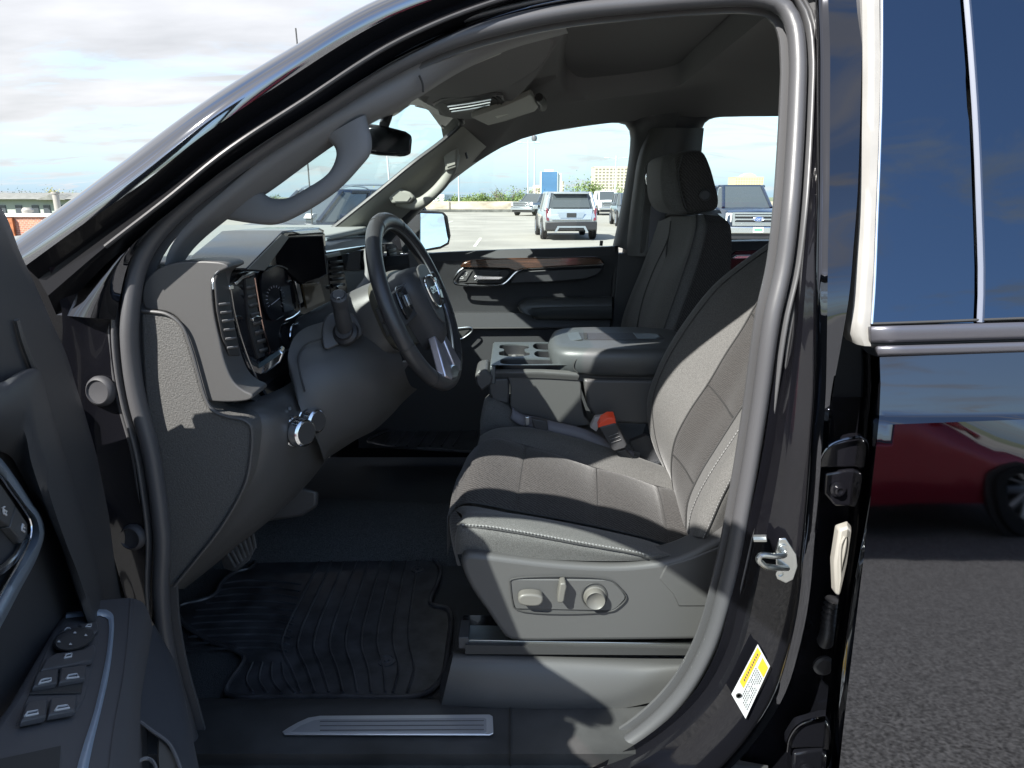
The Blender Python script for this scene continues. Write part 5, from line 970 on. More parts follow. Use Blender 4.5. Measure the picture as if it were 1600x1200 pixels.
# recessed switch plate
swb=MB().prism([AT(x,y,.0012) for x,y in [(25,1132),(45,1085),(62,1040),(84,990),(98,978),(106,972),(150,966),(158,972),(155,990),(150,1015),(145,1040),(133,1090),(119,1112)]],-an*.002).build('switch_plate',am,dr,bev=.0008)
def key(pts,name,mt,h=.004,b=.0015): return MB().prism([AT(x,y,.002+h) for x,y in pts],-an*h).build(name,mt,swb,bev=b)
gk=lambda x,y:AT(x,y,.0068)
km=mat('switch_key_plastic',(.07,.07,.075),.38,spec=.5)
kk=key([(94,988),(99,980),(122,975),(122,984)],'mirror_key',km); glyph([(101,984),(104,981),(109,981),(111,985)],kk,gk,.0006)
kk=key([(123,975),(152,970),(155,984),(150,988),(130,984)],'mirror_key',km); glyph([(134,979),(137,976),(143,975),(142,979),(134,979)],kk,gk,.0006)
dc_=AT(114,998,.002)
def ell(rx,ry,off,n=36): return [AT(115+rx*math.cos(2*math.pi*k/n)+ry*.22*math.sin(2*math.pi*k/n)*-1,999+ry*math.sin(2*math.pi*k/n)-rx*.14*math.cos(2*math.pi*k/n),off) for k in range(n)]
m=MB().grid([ell(33,19,.002),ell(33,19,.004),ell(31,17.5,.009),ell(28,15.5,.011),ell(16,9,.0105)],closed=True); n0=len(m.v)-36; m.f.append(tuple(range(n0,n0+36))); dial=m.build('mirror_dial',plastd,swb,ang=50)
gd=lambda x,y:AT(x,y,.0125)
for (x,y,a,b) in ((117,988,2.5,1.5),(134,992,2.5,1.5),(92,1002,2.5,1.5),(110,1006,2.5,1.5)): MB().prism([gd(x-a,y+b),gd(x+a,y+b),gd(x,y-b)],an*.0004).build('switch_mark',white,dial)
kk=key([(64,1046),(72,1028),(88,1020),(110,1017),(130,1014),(146,1006),(150,1012),(146,1030),(120,1036),(90,1042)],'window_key',km,.006); glyph([(101,1028),(103,1023),(112,1021),(111,1026),(101,1028)],kk,lambda x,y:AT(x,y,.0088),.0009)
def wk(pts,g,h=.006):
    k_=key(pts,'window_key',km,h); f=lambda x,y:AT(x,y,h+.0028); glyph(g,k_,f,.0009,mt=white); return k_
wk([(57,1052),(63,1048),(92,1044),(90,1066),(52,1072)],[(61,1069),(64,1063),(70,1061),(80,1060),(79,1064),(61,1068)])
wk([(95,1043),(136,1038),(134,1058),(93,1065)],[(104,1060),(107,1055),(120,1053),(123,1058),(104,1060)])
wk([(40,1100),(46,1096),(76,1092),(73,1118),(33,1126)],[(39,1119),(43,1113),(59,1110),(59,1115),(39,1119)])
wk([(79,1091),(122,1085),(118,1109),(76,1116)],[(86,1110),(90,1104),(105,1102),(108,1106),(86,1110)])
key([(46,1084),(52,1074),(131,1062),(127,1082)],'switch_recess',blackp,.001,.0003)
MB().prism([AT(x,y,.0018) for x,y in [(-20,1190),(50,1175),(95,1165),(90,1240),(-20,1260)]],-an*.002).build('pull_cup',blackp,dr)
# ================= MIRRORS, HOOD, OUTSIDE OF THE TRUCK =================
mr=MB().prism([P(x,y,3.0) for x,y in [(640,330),(655,328),(694,330),(701,338),(706,368),(703,382),(690,389),(660,394),(640,392)]],(-.12,.03,0)).build('door_mirror',piano,truck,bev=.012,segs=3)
_mn=V((1.04,-.68,.16)).normalized(); _m0=P(678,360,2.93)
MB().prism([PL(x,y,_m0,_mn) for x,y in [(657,333),(691,334),(697,341),(702,368),(699,379),(688,385),(657,391)]],-_mn*.002).build('mirror_glass',mirrorm,mr,bev=.001)
MB().prism([P(x,y,2.75) for x,y in [(620,352),(640,340),(656,334),(656,394),(630,396)]],(0,.02,0)).build('mirror_sail',plastd,mr)
MB().tube([P(462,44,2.9),P(465,75,2.9),P(482,270,2.9),(P(488,350,2.9))],.0028,6).build('radio_antenna',blackp,truck)
# hood, fenders, cab sides, bed, wheels: the rest of the truck, built where it stands
MB().rails([[(-.95,.98,1.36),(-1.6,.99,1.30),(-2.5,1.02,1.22),(-2.75,1.1,1.1)],[(-1.05,1.3,1.44),(-1.6,1.3,1.37),(-2.5,1.3,1.28),(-2.8,1.3,1.15)],[(-1.1,2.0,1.46),(-1.6,2.0,1.38),(-2.5,2.0,1.28),(-2.85,2.0,1.15)],[(-1.05,2.7,1.44),(-1.6,2.7,1.37),(-2.5,2.7,1.28),(-2.8,2.7,1.15)],[(-.95,3.02,1.36),(-1.6,3.01,1.30),(-2.5,2.98,1.22),(-2.75,2.9,1.1)]],nu=20,vs=4).build('hood',paint,truck)
for y in (.98,3.02):
    MB().prism([(-.72,y,1.36),(-1.6,y,1.30),(-2.5,y,1.22),(-2.85,y,1.1),(-2.9,y,.6),(-2.45,y,.55),(-2.35,y,.85),(-2.0,y,1.0),(-1.6,y,1.0),(-1.25,y,.85),(-1.15,y,.5),(-.72,y,.45)],(0,.03 if y<2 else -.03,0)).build('fender',paint,truck,bev=.01)
MB().prism([(-2.86,1.0,.55),(-2.9,1.0,1.12),(-2.84,1.0,1.18),(-2.7,1.0,1.18),(-2.7,1.0,.45)],(0,2.0,0)).build('grille',chrome,truck,bev=.02)
def wheel_at(x,y,r=.41,w=.27,par=truck):
    s=-1 if y<2 else 1
    t=MB().lathe([(r*.6,-w/2),(r*.93,-w/2),(r,-w*.36),(r,w*.36),(r*.93,w/2),(r*.6,w/2)],(x,y,r),(0,1,0),36).build('tyre',rubberd,par)
    m=MB().lathe([(r*.62,-w*.3),(r*.62,w*.46),(r*.58,w*.46),(r*.52,w*.2),(r*.1,w*.25),(.001,w*.25)],(x,y,r),(0,s,0),24)
    m.build('rim',bright,t)
for x in (-1.8,2.0):
    for y in (1.10,2.90): wheel_at(x,y)
MB().prism([(-.8,3.02,.42),(1.75,3.02,.42),(1.75,3.02,1.36),(-.75,2.98,1.37)],(0,-.03,0)).build('cab_side',paint,truck,bev=.01)
for y in (.93,3.07):
    MB().prism([(1.55,y,1.38),(3.6,y,1.38),(3.6,y,.5),(2.5,y,.5),(2.45,y,.8),(2.2,y,.95),(1.8,y,.95),(1.56,y,.8),(1.5,y,.5),(1.5,y,1.2)] if y<2 else [(1.5,y,1.38),(3.6,y,1.38),(3.6,y,.5),(2.5,y,.5),(2.45,y,.8),(2.2,y,.95),(1.8,y,.95),(1.56,y,.8),(1.5,y,.5)],(0,.05 if y<2 else -.05,0)).build('bed_side',paint,truck,bev=.01)
MB().prism([(3.55,1.0,.55),(3.6,1.0,.55),(3.6,1.0,1.38),(3.55,1.0,1.38)],(0,2.0,0)).build('tailgate',paint,truck,bev=.01)
MB().add([(-1.1,1.03,.42),(3.6,1.03,.42),(3.6,2.98,.42),(-1.1,2.98,.42)],[(0,1,2,3)]).build('underbody',blackp,truck)
MB().prism([(-.75,.99,.40),(1.5,.95,.40),(1.5,.95,.60),(-.75,.99,.60)],(0,.06,0)).build('rocker_panel',paint,truck,bev=.02)
# ================= THINGS RESTING IN THE TRUCK =================
ZM=.590
def ZP(x,y,dz=0): return PZ(x,y,ZM+dz)
mo=[(280,948),(318,938),(336,930),(346,912),(368,895),(392,888),(402,872),(412,860),(430,857),(540,862),(650,865),(672,872),(687,888),(684,910),(672,938),(674,946),(698,952),(704,968),(700,1010),(692,1055),(678,1076),(655,1088),(500,1090),(368,1090),(353,1083),(362,1062),(378,1040),(381,1028),(366,1016),(330,1004),(284,972)]
mc=crm([ZP(x,y) for x,y in mo],160,closed=True)
matm=mat('black_mat_rubber',(.05,.051,.056),.35,spec=.5,bump=.3,bscale=120,bdist=.0006,var=.5,vscale=20)
mt_=MB().prism(mc,(0,0,-.008)).build('floor_mat',matm,None,bev=.002); tag(mt_,'ribbed black rubber floor mat under the steering wheel','floor mat')
MB().tube([p+V((0,0,.003)) for p in mc],.0055,8,closed=True,n=220).build('raised_rim',matm,mt_)
m=MB()
for i in range(11):
    y=905+i*10.5; m.tube([ZP(min(470,x),y+d,.001) for x,d in [(318-(i*3) if i>3 else 350-i*9,6),(380,2),(430,3),(470-i*2,8)]],.0028,6,n=14)
for i in range(9):
    m.tube([ZP(503+i*19,868,.001),ZP(478+i*21,920,.001),ZP(446+i*24,985,.001),ZP(440+i*25,1012,.001),ZP(455+i*24,1045,.001),ZP(470+i*22-(i>6)*10,1082,.001)],.0034,6,n=26)
for i in range(4): m.tube([ZP(395+i*22,1082,.001),ZP(385+i*20,1062,.001),ZP(395+i*15,1035,.001)],.0028,6,n=8)
m.build('tread_ribs',matm,mt_)
for x,y,r in ((604,1033,.020),(652,890,.018)):
    MB().lathe([(r,-.002),(r,.003),(r*.8,.004),(r*.75,.002),(r*.35,.002),(r*.3,.006),(.0005,.006)],ZP(x,y),(0,0,1),28).build('mat_grommet',matm,mt_)
mo2=[PZ(x,y,.715) for x,y in [(575,690),(612,672),(640,668),(742,668),(748,690),(742,706),(700,704),(600,698)]]
m2_=MB().prism(mo2,(0,0,-.006)).build('floor_mat',matm,None,bev=.002); tag(m2_,'black rubber floor mat on the far passenger side beyond the console','floor mat')
m=MB()
for i in range(7): m.tube([PZ(600+i*18,697,.717),PZ(615+i*18,674,.717)],.004,6,n=4)
m.build('tread_ribs',matm,m2_); MB().tube([p+V((0,0,.003)) for p in mo2],.005,6,closed=True,n=60).build('raised_rim',matm,m2_)
# ================= THE LOT =================
conc=mat('pale_lot_concrete',(.26,.25,.22),.9,spec=.2,var=.16,vscale=.35,bump=.4,bscale=8,bdist=.02)
asph=mat('coarse_asphalt',(.20,.195,.185),.95,spec=.2,var=.8,vscale=80,bump=.8,bscale=60,bdist=.01)
lot=tag(MB().box((40,10,-.15),(150,122,.3)).build('parking_deck',conc,None),kind='structure')
tag(MB().box((3,-9.5,-.148),(60,30,.304)).build('asphalt_strip',asph,None),kind='structure')
tag(MB().add([(-3000,-3000,-8),(3000,-3000,-8),(3000,3000,-8),(-3000,3000,-8)],[(0,1,2,3)]).build('ground',mat('distant_ground',(.14,.16,.09),.95,var=.4,vscale=.01),None),kind='structure')
m=MB()
for i in range(12): m.box((-20+i*5.4,44,.006),(.12,5,.004))
for i in range(9): m.box((-12+i*5.4,25.5,.006),(.10,4.6,.004))
tag(m.build('parking_lines',mat('faded_line_paint',(.5,.5,.42),.8,var=.4,vscale=3),None),kind='structure')
# cracks/patches on the deck
m=MB()
for k in range(16):
    x=random.uniform(-6,12); y=random.uniform(8,60); pts=[]
    for j in range(6): pts.append((x+j*.7,y+random.uniform(-.25,.25),.006))
    for a,b in zip(pts,pts[1:]): m.add([(a[0],a[1]-.03,.006),(b[0],b[1]-.03,.006),(b[0],b[1]+.03,.006),(a[0],a[1]+.03,.006)],[(0,1,2,3)])
tag(m.build('tar_seams',mat('tar_seam',(.12,.12,.11),.7),None),kind='structure')
pw=empty('parapet_wall',(20,70.5,0)); tag(pw,'low weathered concrete parapet along the far edge of the lot','wall')
pmat=mat('parapet_concrete',(.42,.36,.28),.9,var=.35,vscale=.7,stretch=(1,1,3))
MB().box((20,70.5,.5),(110,.4,1.0)).build('wall_body',pmat,pw)
MB().box((20,70.25,.12),(110,.2,.30)).build('kerb',mat('kerb_dark',(.10,.10,.09),.9,var=.4,vscale=2),pw)
m=MB()
for i in range(18): m.box((-30+i*6,70.27,.62),(.12,.08,.7))
m.build('pilaster',mat('pilaster_dark',(.16,.14,.12),.9),pw)
bw=empty('brick_wall',(-22,24,0)); tag(bw,'red brick wall with a white coping at the left edge','wall')
brick=mat('red_brick',(.40,.17,.11),.85,var=.35,vscale=3); nt=brick.node_tree
bt_=nt.nodes.new('ShaderNodeTexBrick'); bt_.inputs['Scale'].default_value=4; bt_.inputs[1].default_value=(.42,.17,.10,1); bt_.inputs[2].default_value=(.30,.12,.08,1); bt_.inputs[3].default_value=(.5,.42,.36,1); bt_.inputs['Mortar Size'].default_value=.015
tcn=nt.nodes.new('ShaderNodeTexCoord'); mpn=nt.nodes.new('ShaderNodeMapping'); mpn.inputs['Rotation'].default_value=(R(90),0,0); nt.links.new(tcn.outputs['Object'],mpn.inputs[0]); nt.links.new(mpn.outputs[0],bt_.inputs['Vector']); nt.links.new(bt_.outputs[0],nt.nodes['Principled BSDF'].inputs['Base Color'])
MB().box((-22,24,.46),(19,.4,.92)).build('wall_body',brick,bw)
MB().box((-22,24,.96),(19.2,.55,.10)).build('coping',mat('white_coping',(.72,.70,.66),.8,var=.1,vscale=3),bw,bev=.01)
MB().box((-16.35,23.72,.45),(.22,.1,.86)).build('rust_stain_board',mat('rusty_board',(.28,.10,.04),.9,var=.5,vscale=6),bw)
vp=tag(MB().lathe([(.10,0),(.10,.62),(.13,.64),(.13,.70),(.001,.70)],(-14.9,24,1.0),(0,0,1),16).build('vent_pipe',wht_plastic,None),'white vent pipe standing on the brick wall coping','vent pipe')
tag(MB().lathe([(.16,0),(.18,.12),(.12,.2),(.001,.2)],(-15.9,24,1.0),(0,0,1),16).build('roof_vent',wht_plastic,None),'small white vent cap on the brick wall coping','vent cap')
# ---- light poles
polem=mat('galvanised_pole',(.55,.57,.58),.5,metal=.4)
def light_pole(px,d,h,arms,label,cam_=False):
    p=ray(px,300); x=p.x/p.y*d
    e=empty('light_pole',(x,d,0)); tag(e,label,'light pole','light poles over the lot')
    m=local(); m.lathe([(.28,0),(.28,.5),(.12,.5),(.08,h),(.001,h)],(0,0,0),(0,0,1),12); m.build('pole',polem,e)
    for sx in arms:
        a=local(); a.tube([(0,0,h-.35),(sx*.9,0,h-.3)],.04,6,n=2); a.build('arm',polem,e)
        l=local(); l.box((sx*1.15,0,h-.28),(.6,.35,.16)); l.build('lamp_head',polem,e,bev=.02)
    if cam_:
        c=local(); c.lathe([(.001,-.35),(.3,-.3),(.38,0),(.3,.3),(.001,.35)],(.75,0,h+.25),(0,0,1),12); c.build('camera_dome',mat('camera_dome',(.12,.12,.13),.4),e)
    return e
light_pole(825,95,8.3,(-1,1),'tall pale light pole with a dark camera dome, left of the blue tower',True)
light_pole(835,101,7.6,(),'bare thin pole just right of the pole with the camera dome')
light_pole(961,92,6.3,(-1,1),'twin headed light pole standing before the beige hotel')
light_pole(717,100,4.6,(),'short thin pole above the treeline at the left of the far side window')
e=light_pole(611,70,5.2,(),'leaning pale pole seen under the rear-view mirror',True); e.rotation_euler=(0,R(-2.5),0)
# ---- buildings
def bx(x0,x1,yt,yb,d,z0=-8):   # real box size from its angular size
    a=ray(x0,305); b=ray(x1,305); X0=a.x/a.y*d; X1=b.x/b.y*d
    zt_=H0+ray(800,yt).z/ray(800,yt).y*d
    return X0,X1,zt_
def building(name,label,x0,x1,yt,d,depth,wall,winm,cols,rows,wf=.6,hf=.55,floors_from=None,cap=True):
    X0,X1,zt_=bx(x0,x1,yt,0,d); cx=(X0+X1)/2; w=X1-X0; h=zt_+8
    e=empty(name,(cx,d+depth/2,-8)); tag(e,label,'building')
    m=local(); m.box((0,0,h/2),(w,depth,h)); m.build('wall',wall,e)
    if cap: m=local(); m.box((0,0,h+.3),(w*1.01,depth*1.01,.6)); m.build('roof_parapet',wall,e)
    if cols:
        cw=w/cols; base=h*.25 if floors_from is None else floors_from; rh=(h-base-h*.02)/rows
        k=0
        me=None
        for j in range(rows):
            for i in range(cols):
                if me is None:
                    m=local(); m.box((0,0,0),(cw*wf,.3,rh*hf)); o=m.build('window',winm,e); me=o.data
                else:
                    if k>=100: continue
                    o=bpy.data.objects.new('window',me); COL.objects.link(o); o.parent=e
                k+=1
                o.location=(-w/2+cw*(i+.5),-depth/2-.05,base+rh*(j+.55))
    return e,w,h
beige=mat('beige_concrete',(.52,.47,.38),.8,var=.06,vscale=.2); winb=mat('dim_window',(.22,.20,.16),.3)
bluegl=mat('blue_curtain_glass',(.06,.15,.28),.15,spec=.7,var=.15,vscale=.05); pale_c=mat('white_concrete',(.68,.69,.68),.7)
e,w,h=building('office_tower','blue glass office tower with a white end slab behind the silver SUV',845,871,269,700,25,pale_c,bluegl,1,1,.94,.97,0)
m=local(); m.box((w*.62,2,h*.485),(w*.22,24,h*.97)); m.build('end_slab',pale_c,e)
m=local(); m.box((0,0,h+1.5),(w*.5,10,2.2)); m.build('roof_plant',pale_c,e)
building('hotel_building','beige hotel block with rows of windows behind the white pickup',928,985,261,700,30,beige,winb,10,9,.62,.5)
building('apartment_tower','small beige tower immediately right of the blue office tower',872,881,284,760,16,beige,winb,3,5,.5,.5)
e,w,h=building('hotel_building','distant beige hotel rising above the navy pickup roof',1147,1191,277,900,30,mat('golden_concrete',(.50,.43,.30),.8),mat('amber_windows',(.42,.33,.18),.5),11,7,.5,.6)
m=local(); m.prism([V((-w*.28,0,h)),V((w*.28,0,h)),V((w*.2,0,h+3)),V((w*.05,0,h+5)),V((-w*.05,0,h+5)),V((-w*.2,0,h+3))],(0,-14,0)); m.build('roof_crown',mat('golden_concrete2',(.50,.43,.30),.8),e)
building('low_building','pale pink low block between the light pole and the blue tower',834,844,291,420,20,mat('pink_stucco',(.66,.5,.44),.8),winb,4,3,.5,.5)
building('low_building','tiny grey block just left of the pink low block',826,832,294,380,12,mat('grey_stucco',(.35,.38,.38),.8),winb,2,2,.6,.5)
building('low_building','long low white building at the left end of the parapet',664,694,309,140,20,pale_c,winb,5,1,.5,.2)
building('low_building','low brick red roofed building beside the bushy tree',916,930,304,240,20,mat('red_roof',(.45,.2,.14),.8),winb,0,0)
# apartment block on the left
ab=empty('apartment_building',(-85,118,-7.2)); tag(ab,'grey-green apartment block with a pitched roof beyond the brick wall','building')
gw=mat('grey_green_siding',(.34,.37,.33),.85); rf=mat('grey_shingle_roof',(.17,.175,.16),.9,var=.25,vscale=1.5)
m=local(); m.box((0,0,4.1),(56,14,8.4)); m.build('wall',gw,ab)
m=local(); m.prism([V((-30,-8.2,8.2)),V((-30,8.2,8.2)),V((-30,0,9.15))],(60,0,0)); m.build('roof',rf,ab)
for gx in (-20,-8,4,16): 
    m=local(); m.prism([V((gx-2.2,-8.3,8.1)),V((gx+2.2,-8.3,8.1)),V((gx,-8.3,8.9))],(0,5,0)); m.build('roof_gable',rf,ab)
me=None
for j in range(3):
    for i in range(24):
        if me is None:
            m=local(); m.box((0,0,0),(1.0,.2,1.2)); o=m.build('window',mat('apartment_window',(.06,.07,.08),.2),ab); me=o.data
        else: o=bpy.data.objects.new('window',me); COL.objects.link(o); o.parent=ab
        o.location=(-26+i*2.25+(i%3)*.25,-7.05,6.7-j*2.6)
# ---- trees
barkm=mat('bark',(.12,.09,.07),.9)
def leafm(n,c): return mat(n,c,.7,spec=.2,var=.5,vscale=.8)
lm=[leafm('spring_leaves',(.14,.19,.06)),leafm('deep_leaves',(.07,.12,.045)),leafm('yellow_leaves',(.26,.24,.05))]
def make_crown(seed,n,rx,rz,z,size):
    rnd=random.Random(seed); vs=[];fs=[]
    cl=[(rnd.gauss(0,rx*.45),rnd.gauss(0,rx*.45),z+rnd.uniform(-rz,rz)*.7,rnd.uniform(.25,.5)*rx) for _ in range(16)]
    for k in range(n):
        cx,cy,cz,r=rnd.choice(cl); 
        p=V((cx+rnd.gauss(0,r*.5),cy+rnd.gauss(0,r*.5),cz+rnd.gauss(0,r*.45))); a=V((rnd.gauss(0,1),rnd.gauss(0,1),rnd.gauss(0,1))).normalized(); b=a.orthogonal().normalized()*size*rnd.uniform(.6,1.3); c=a.cross(b)*.7
        o=len(vs); vs+=[p-b,p+c,p+b,p-c]; fs.append((o,o+1,o+2,o+3))
    return vs,fs
def tree(x,y,h,kind,label,group='trees beyond the parapet',bare=False,seed=0,base=-8,cat='tree'):
    e=empty('tree',(x,y,base)); tag(e,label,cat,group)
    rnd=random.Random(seed); m=local(); m.tube([(0,0,0),(.1,0,h*.3),(.05,.1,h*.6)],lambda t:.22*(1-.6*t),8,n=8)
    for k in range(10 if bare else 6):
        a=rnd.uniform(0,6.28); z=h*rnd.uniform(.3,.6); l=h*rnd.uniform(.2,.38); 
        q=(math.cos(a)*l*.7,math.sin(a)*l*.7,z+l)
        m.tube([(0,0,z),(q[0]*.5,q[1]*.5,z+l*.6),q],lambda t:.07*(1-.8*t),5,n=5)
        if bare:
            for j in range(4): m.tube([(q[0]*.6,q[1]*.6,z+l*.7),(q[0]*.6+rnd.gauss(0,.9),q[1]*.6+rnd.gauss(0,.9),z+l*.7+rnd.uniform(.3,1.6))],.025,4,n=2)
    m.build('trunk',barkm,e)
    vs,fs=make_crown(seed,300 if bare else 3200,h*.30,h*.28,h*.66,.12 if bare else .15); m=local(); m.add(vs,fs); m.build('crown',lm[kind],e,ang=180)
    return e
rnd=random.Random(5)
def xat(px,d): r=ray(px,305); return r.x/r.y*d
tl=[(690,9.5,1),(701,10,0),(712,9.6,1),(722,10.3,0),(733,10,0),(745,9.8,1),(756,10.8,0),(768,11.0,0),(779,10.4,0),(790,9.9,1),(802,10.8,0),(812,10.6,1),(822,11,0)]
desc=['','second','third','fourth','fifth','sixth','seventh','eighth','ninth','tenth','eleventh','twelfth','thirteenth']
for i,(px,h,k) in enumerate(tl):
    tree(xat(px,130+(i%3)*8),130+(i%3)*8,h,k,('leftmost low green tree along the far parapet' if i==0 else f'{desc[i]} leafy tree from the left along the far parapet'),seed=i+1)
tree(xat(793,118),118,12.2,0,'sparse budding tree rising above the treeline near the camera pole',bare=True,seed=44)
tree(xat(936,115),115,12.4,0,'bushy light green tree in front of the beige hotel',seed=51)
tree(xat(583,120),120,11,2,'yellow green tree seen through the windshield beside the pillar',seed=52)
tree(xat(425,125),125,10.5,1,'green tree glimpsed through the grab handle opening',seed=53)
tree(xat(98,140),140,11.6,2,'yellow budding tree above the apartment roof at the left',seed=54,group='trees behind the apartment block')
tree(xat(122,150),150,11.0,0,'small pinkish green tree touching the truck pillar at the left',seed=55,group='trees behind the apartment block')
for i,px in enumerate((8,24,40,55)): tree(xat(px,142),142,12.0-.3*i,1,['leftmost','second','third','rightmost'][i]+' bare tree behind the apartment roof',seed=60+i,bare=True,group='trees behind the apartment block')
# ================= CARS =================
tyrem=mat('tyre_rubber',(.02,.02,.02),.8); cglass=mat('car_glass',(.05,.06,.065),.05,spec=.8,coat=.5); lampr=mat('red_lamp',(.12,.015,.015),.15,coat=1); lampw=mat('clear_lamp',(.75,.77,.78),.12,coat=1)
grillem=mat('dark_grille',(.02,.02,.022),.4); 
def vehicle(name,cat,label,px,d,head,body,kind,X=None,group='vehicles parked in the lot'):
    """kind: suv, pickup, car. local x = forwards"""
    if X is None: X=xat(px,d)
    e=empty(name,(X,d,0),head); tag(e,label,cat,group)
    K={'suv':(4.9,.98,1.72,1.08,.62,1.05),'pickup':(5.9,1.0,1.93,1.22,.72,1.18),'car':(4.9,.93,1.50,1.06,.45,.98)}[kind]
    L,w,H,belt,roofw,hood=K; hl=L/2
    if kind=='suv': st=[(-hl,.55,.90,.90),(-hl+.12,.40,1.05,.97),(-hl+.6,.30,belt,1),(0,.28,belt-.01,1),(hl-1.55,.28,belt-.03,1),(hl-1.2,.3,hood,.99),(hl-.35,.32,hood-.08,.95),(hl-.06,.35,hood-.22,.88),(hl,.5,.62,.84)]
    elif kind=='pickup': st=[(-hl,.6,1.0,.95),(-hl+.08,.45,belt+.02,.98),(-hl+1.8,.45,belt+.02,1),(-hl+1.85,.4,belt+.02,1),(hl-1.75,.4,belt,1),(hl-1.4,.4,hood,1),(hl-.3,.4,hood-.03,.98),(hl-.05,.42,hood-.1,.95),(hl,.5,1.0,.93)]
    else: st=[(-hl,.5,.72,.84),(-hl+.15,.35,.9,.92),(-hl+.9,.26,belt,1),(0,.22,belt-.02,1),(hl-1.5,.24,belt-.05,1),(hl-1.1,.24,hood-.06,.99),(hl-.5,.28,.76,.93),(hl-.12,.32,.6,.82),(hl,.4,.5,.72)]
    rows=[]
    for x,zl,zt2,f in st:
        ww=w*f; rows.append([(x,-ww*.96,zl),(x,-ww,zl+(zt2-zl)*.25),(x,-ww*1.0,zl+(zt2-zl)*.6),(x,-ww*.985,zt2-.07),(x,-ww*.93,zt2),(x,0,zt2+.035),(x,ww*.93,zt2),(x,ww*.985,zt2-.07),(x,ww,zl+(zt2-zl)*.6),(x,ww,zl+(zt2-zl)*.25),(x,ww*.96,zl)])
    m=local(); m.grid([[V(p) for p in r] for r in rows],closed=True,caps=True); m.build('body',body,e,ang=40,bev=0)
    # greenhouse
    if kind=='suv': g=[(-hl+.18,-hl+.55),(-hl+.62,-hl+.8),(-.1,-.1),(hl-1.75,hl-2.35),(hl-1.2,hl-2.0)]
    elif kind=='pickup': g=[(-hl+1.85,-hl+1.98),(-hl+2.1,-hl+2.15),(-.0,-.05),(hl-2.1,hl-2.6),(hl-1.45,hl-2.3)]
    else: g=[(-hl+.55,-hl+1.35),(-hl+1.1,-hl+1.6),(-.1,-.15),(hl-1.9,hl-2.4),(hl-1.15,hl-2.15)]
    a0,a1=g[0]; b0_,b1=g[-1]; wb=w*.93; wr=w*(.80 if kind=='suv' else .74); zb=belt-.02; zr=H-.05
    m=local(); base=[(a0,-wb*.94),(a0+.3,-wb),(b0_-.35,-wb),(b0_,-wb*.82),(b0_,wb*.82),(b0_-.35,wb),(a0+.3,wb),(a0,wb*.94)]
    top=[(a1,-wr*.92),(a1+.2,-wr),(b1-.2,-wr),(b1,-wr*.85),(b1,wr*.85),(b1-.2,wr),(a1+.2,wr),(a1,wr*.92)]
    if kind=='car' : top=[(x,y) for x,y in top]
    m.grid([[V((x,y,zb)) for x,y in base],[V((x,y,zr)) for x,y in top]],closed=True,caps=True); m.build('window_glass',cglass,e,ang=30)
    m=local(); t2=[(x*1.0+(0.05 if x>0 else -.05)*0,y*1.02) for x,y in top]
    m.grid([[V((x,y,zr-.05)) for x,y in t2],[V((x,y,zr)) for x,y in t2],[V((x*.96,y*.94,H)) for x,y in t2]],closed=True,caps=True); m.build('roof',body,e,ang=50)
    m=local()
    for i in (0,1,2,3,4,5,6,7):
        if i in (0,2,3,4,5,7) or True:
            p,q=base[i],top[i]; 
            if i in (2,5): continue
            m.tube([(p[0],p[1]*1.01,zb),(q[0],q[1]*1.01,zr)],.055,6,n=2)
    for s_ in (-1,1):
        for fx in (.36,.68):
            xb_=lerp(a0,b0_,fx); xt_=lerp(a1,b1,fx); m.tube([(xb_,s_*wb*1.0,zb),(xt_,s_*wr*1.01,zr)],.05,6,n=2)
        m.tube([(a1+.1,s_*wr*1.0,zr+.0),(b1-.15,s_*wr*1.0,zr)],.05,6,n=2)
    m.build('pillar',body,e)
    r=.39 if kind!='car' else .34; wx=(hl-.95,-hl+1.0)
    for x in wx:
        for s_ in (-1,1):
            ar_=local(); ar_.lathe([(r*1.16,0),(r*1.16,.03),(.001,.03)],(x,s_*(w-.02),r*1.02),(0,s_,0),28); ar_.build('wheel_arch',grillem,e)
            t=local(); t.lathe([(r*.62,-.1),(r*.94,-.11),(r,-.07),(r,.07),(r*.94,.11),(r*.66,.10),(r*.64,.07)],(x,s_*(w-.06),r),(0,s_,0),28); t=t.build('tyre',tyrem,e)
            m=local(); m.lathe([(r*.65,.06),(r*.65,.08),(r*.58,.08),(r*.56,.05),(.001,.05)],(x,s_*(w-.06),r),(0,s_,0),28)
            m.build('rim',mat('rim_shadow',(.05,.05,.05),.5) if 'rim_shadow' not in bpy.data.materials else bpy.data.materials['rim_shadow'],t)
            m=local()
            for k in range(10):
                a=2*math.pi*k/10; ca,sa_=math.cos(a),math.sin(a); y_=s_*(w+.025)
                m.tube([(x,y_,r),(x+ca*r*.62,y_,r+sa_*r*.62)],.026,5,n=2)
            m.build('rim_spokes',bright,t)
    for s_ in (-1,1):
        m=local(); m.box((b0_-.45,s_*(w+.10),belt+.05),(.12,.22,.17)); m.build('wing_mirror',body,e,bev=.03)
    return e,L,w,H,belt,hood
silver=mat('silver_blue_paint',(.42,.45,.46),.25,metal=.6,coat=.8); navy=mat('navy_paint',(.012,.02,.04),.25,coat=.5); whitep=mat('white_paint',(.75,.76,.76),.3,coat=.6); greyp=mat('grey_paint',(.16,.18,.20),.25,metal=.6,coat=.8); redm=mat('deep_red_paint',(.42,.025,.05),.2,metal=.35,coat=1)
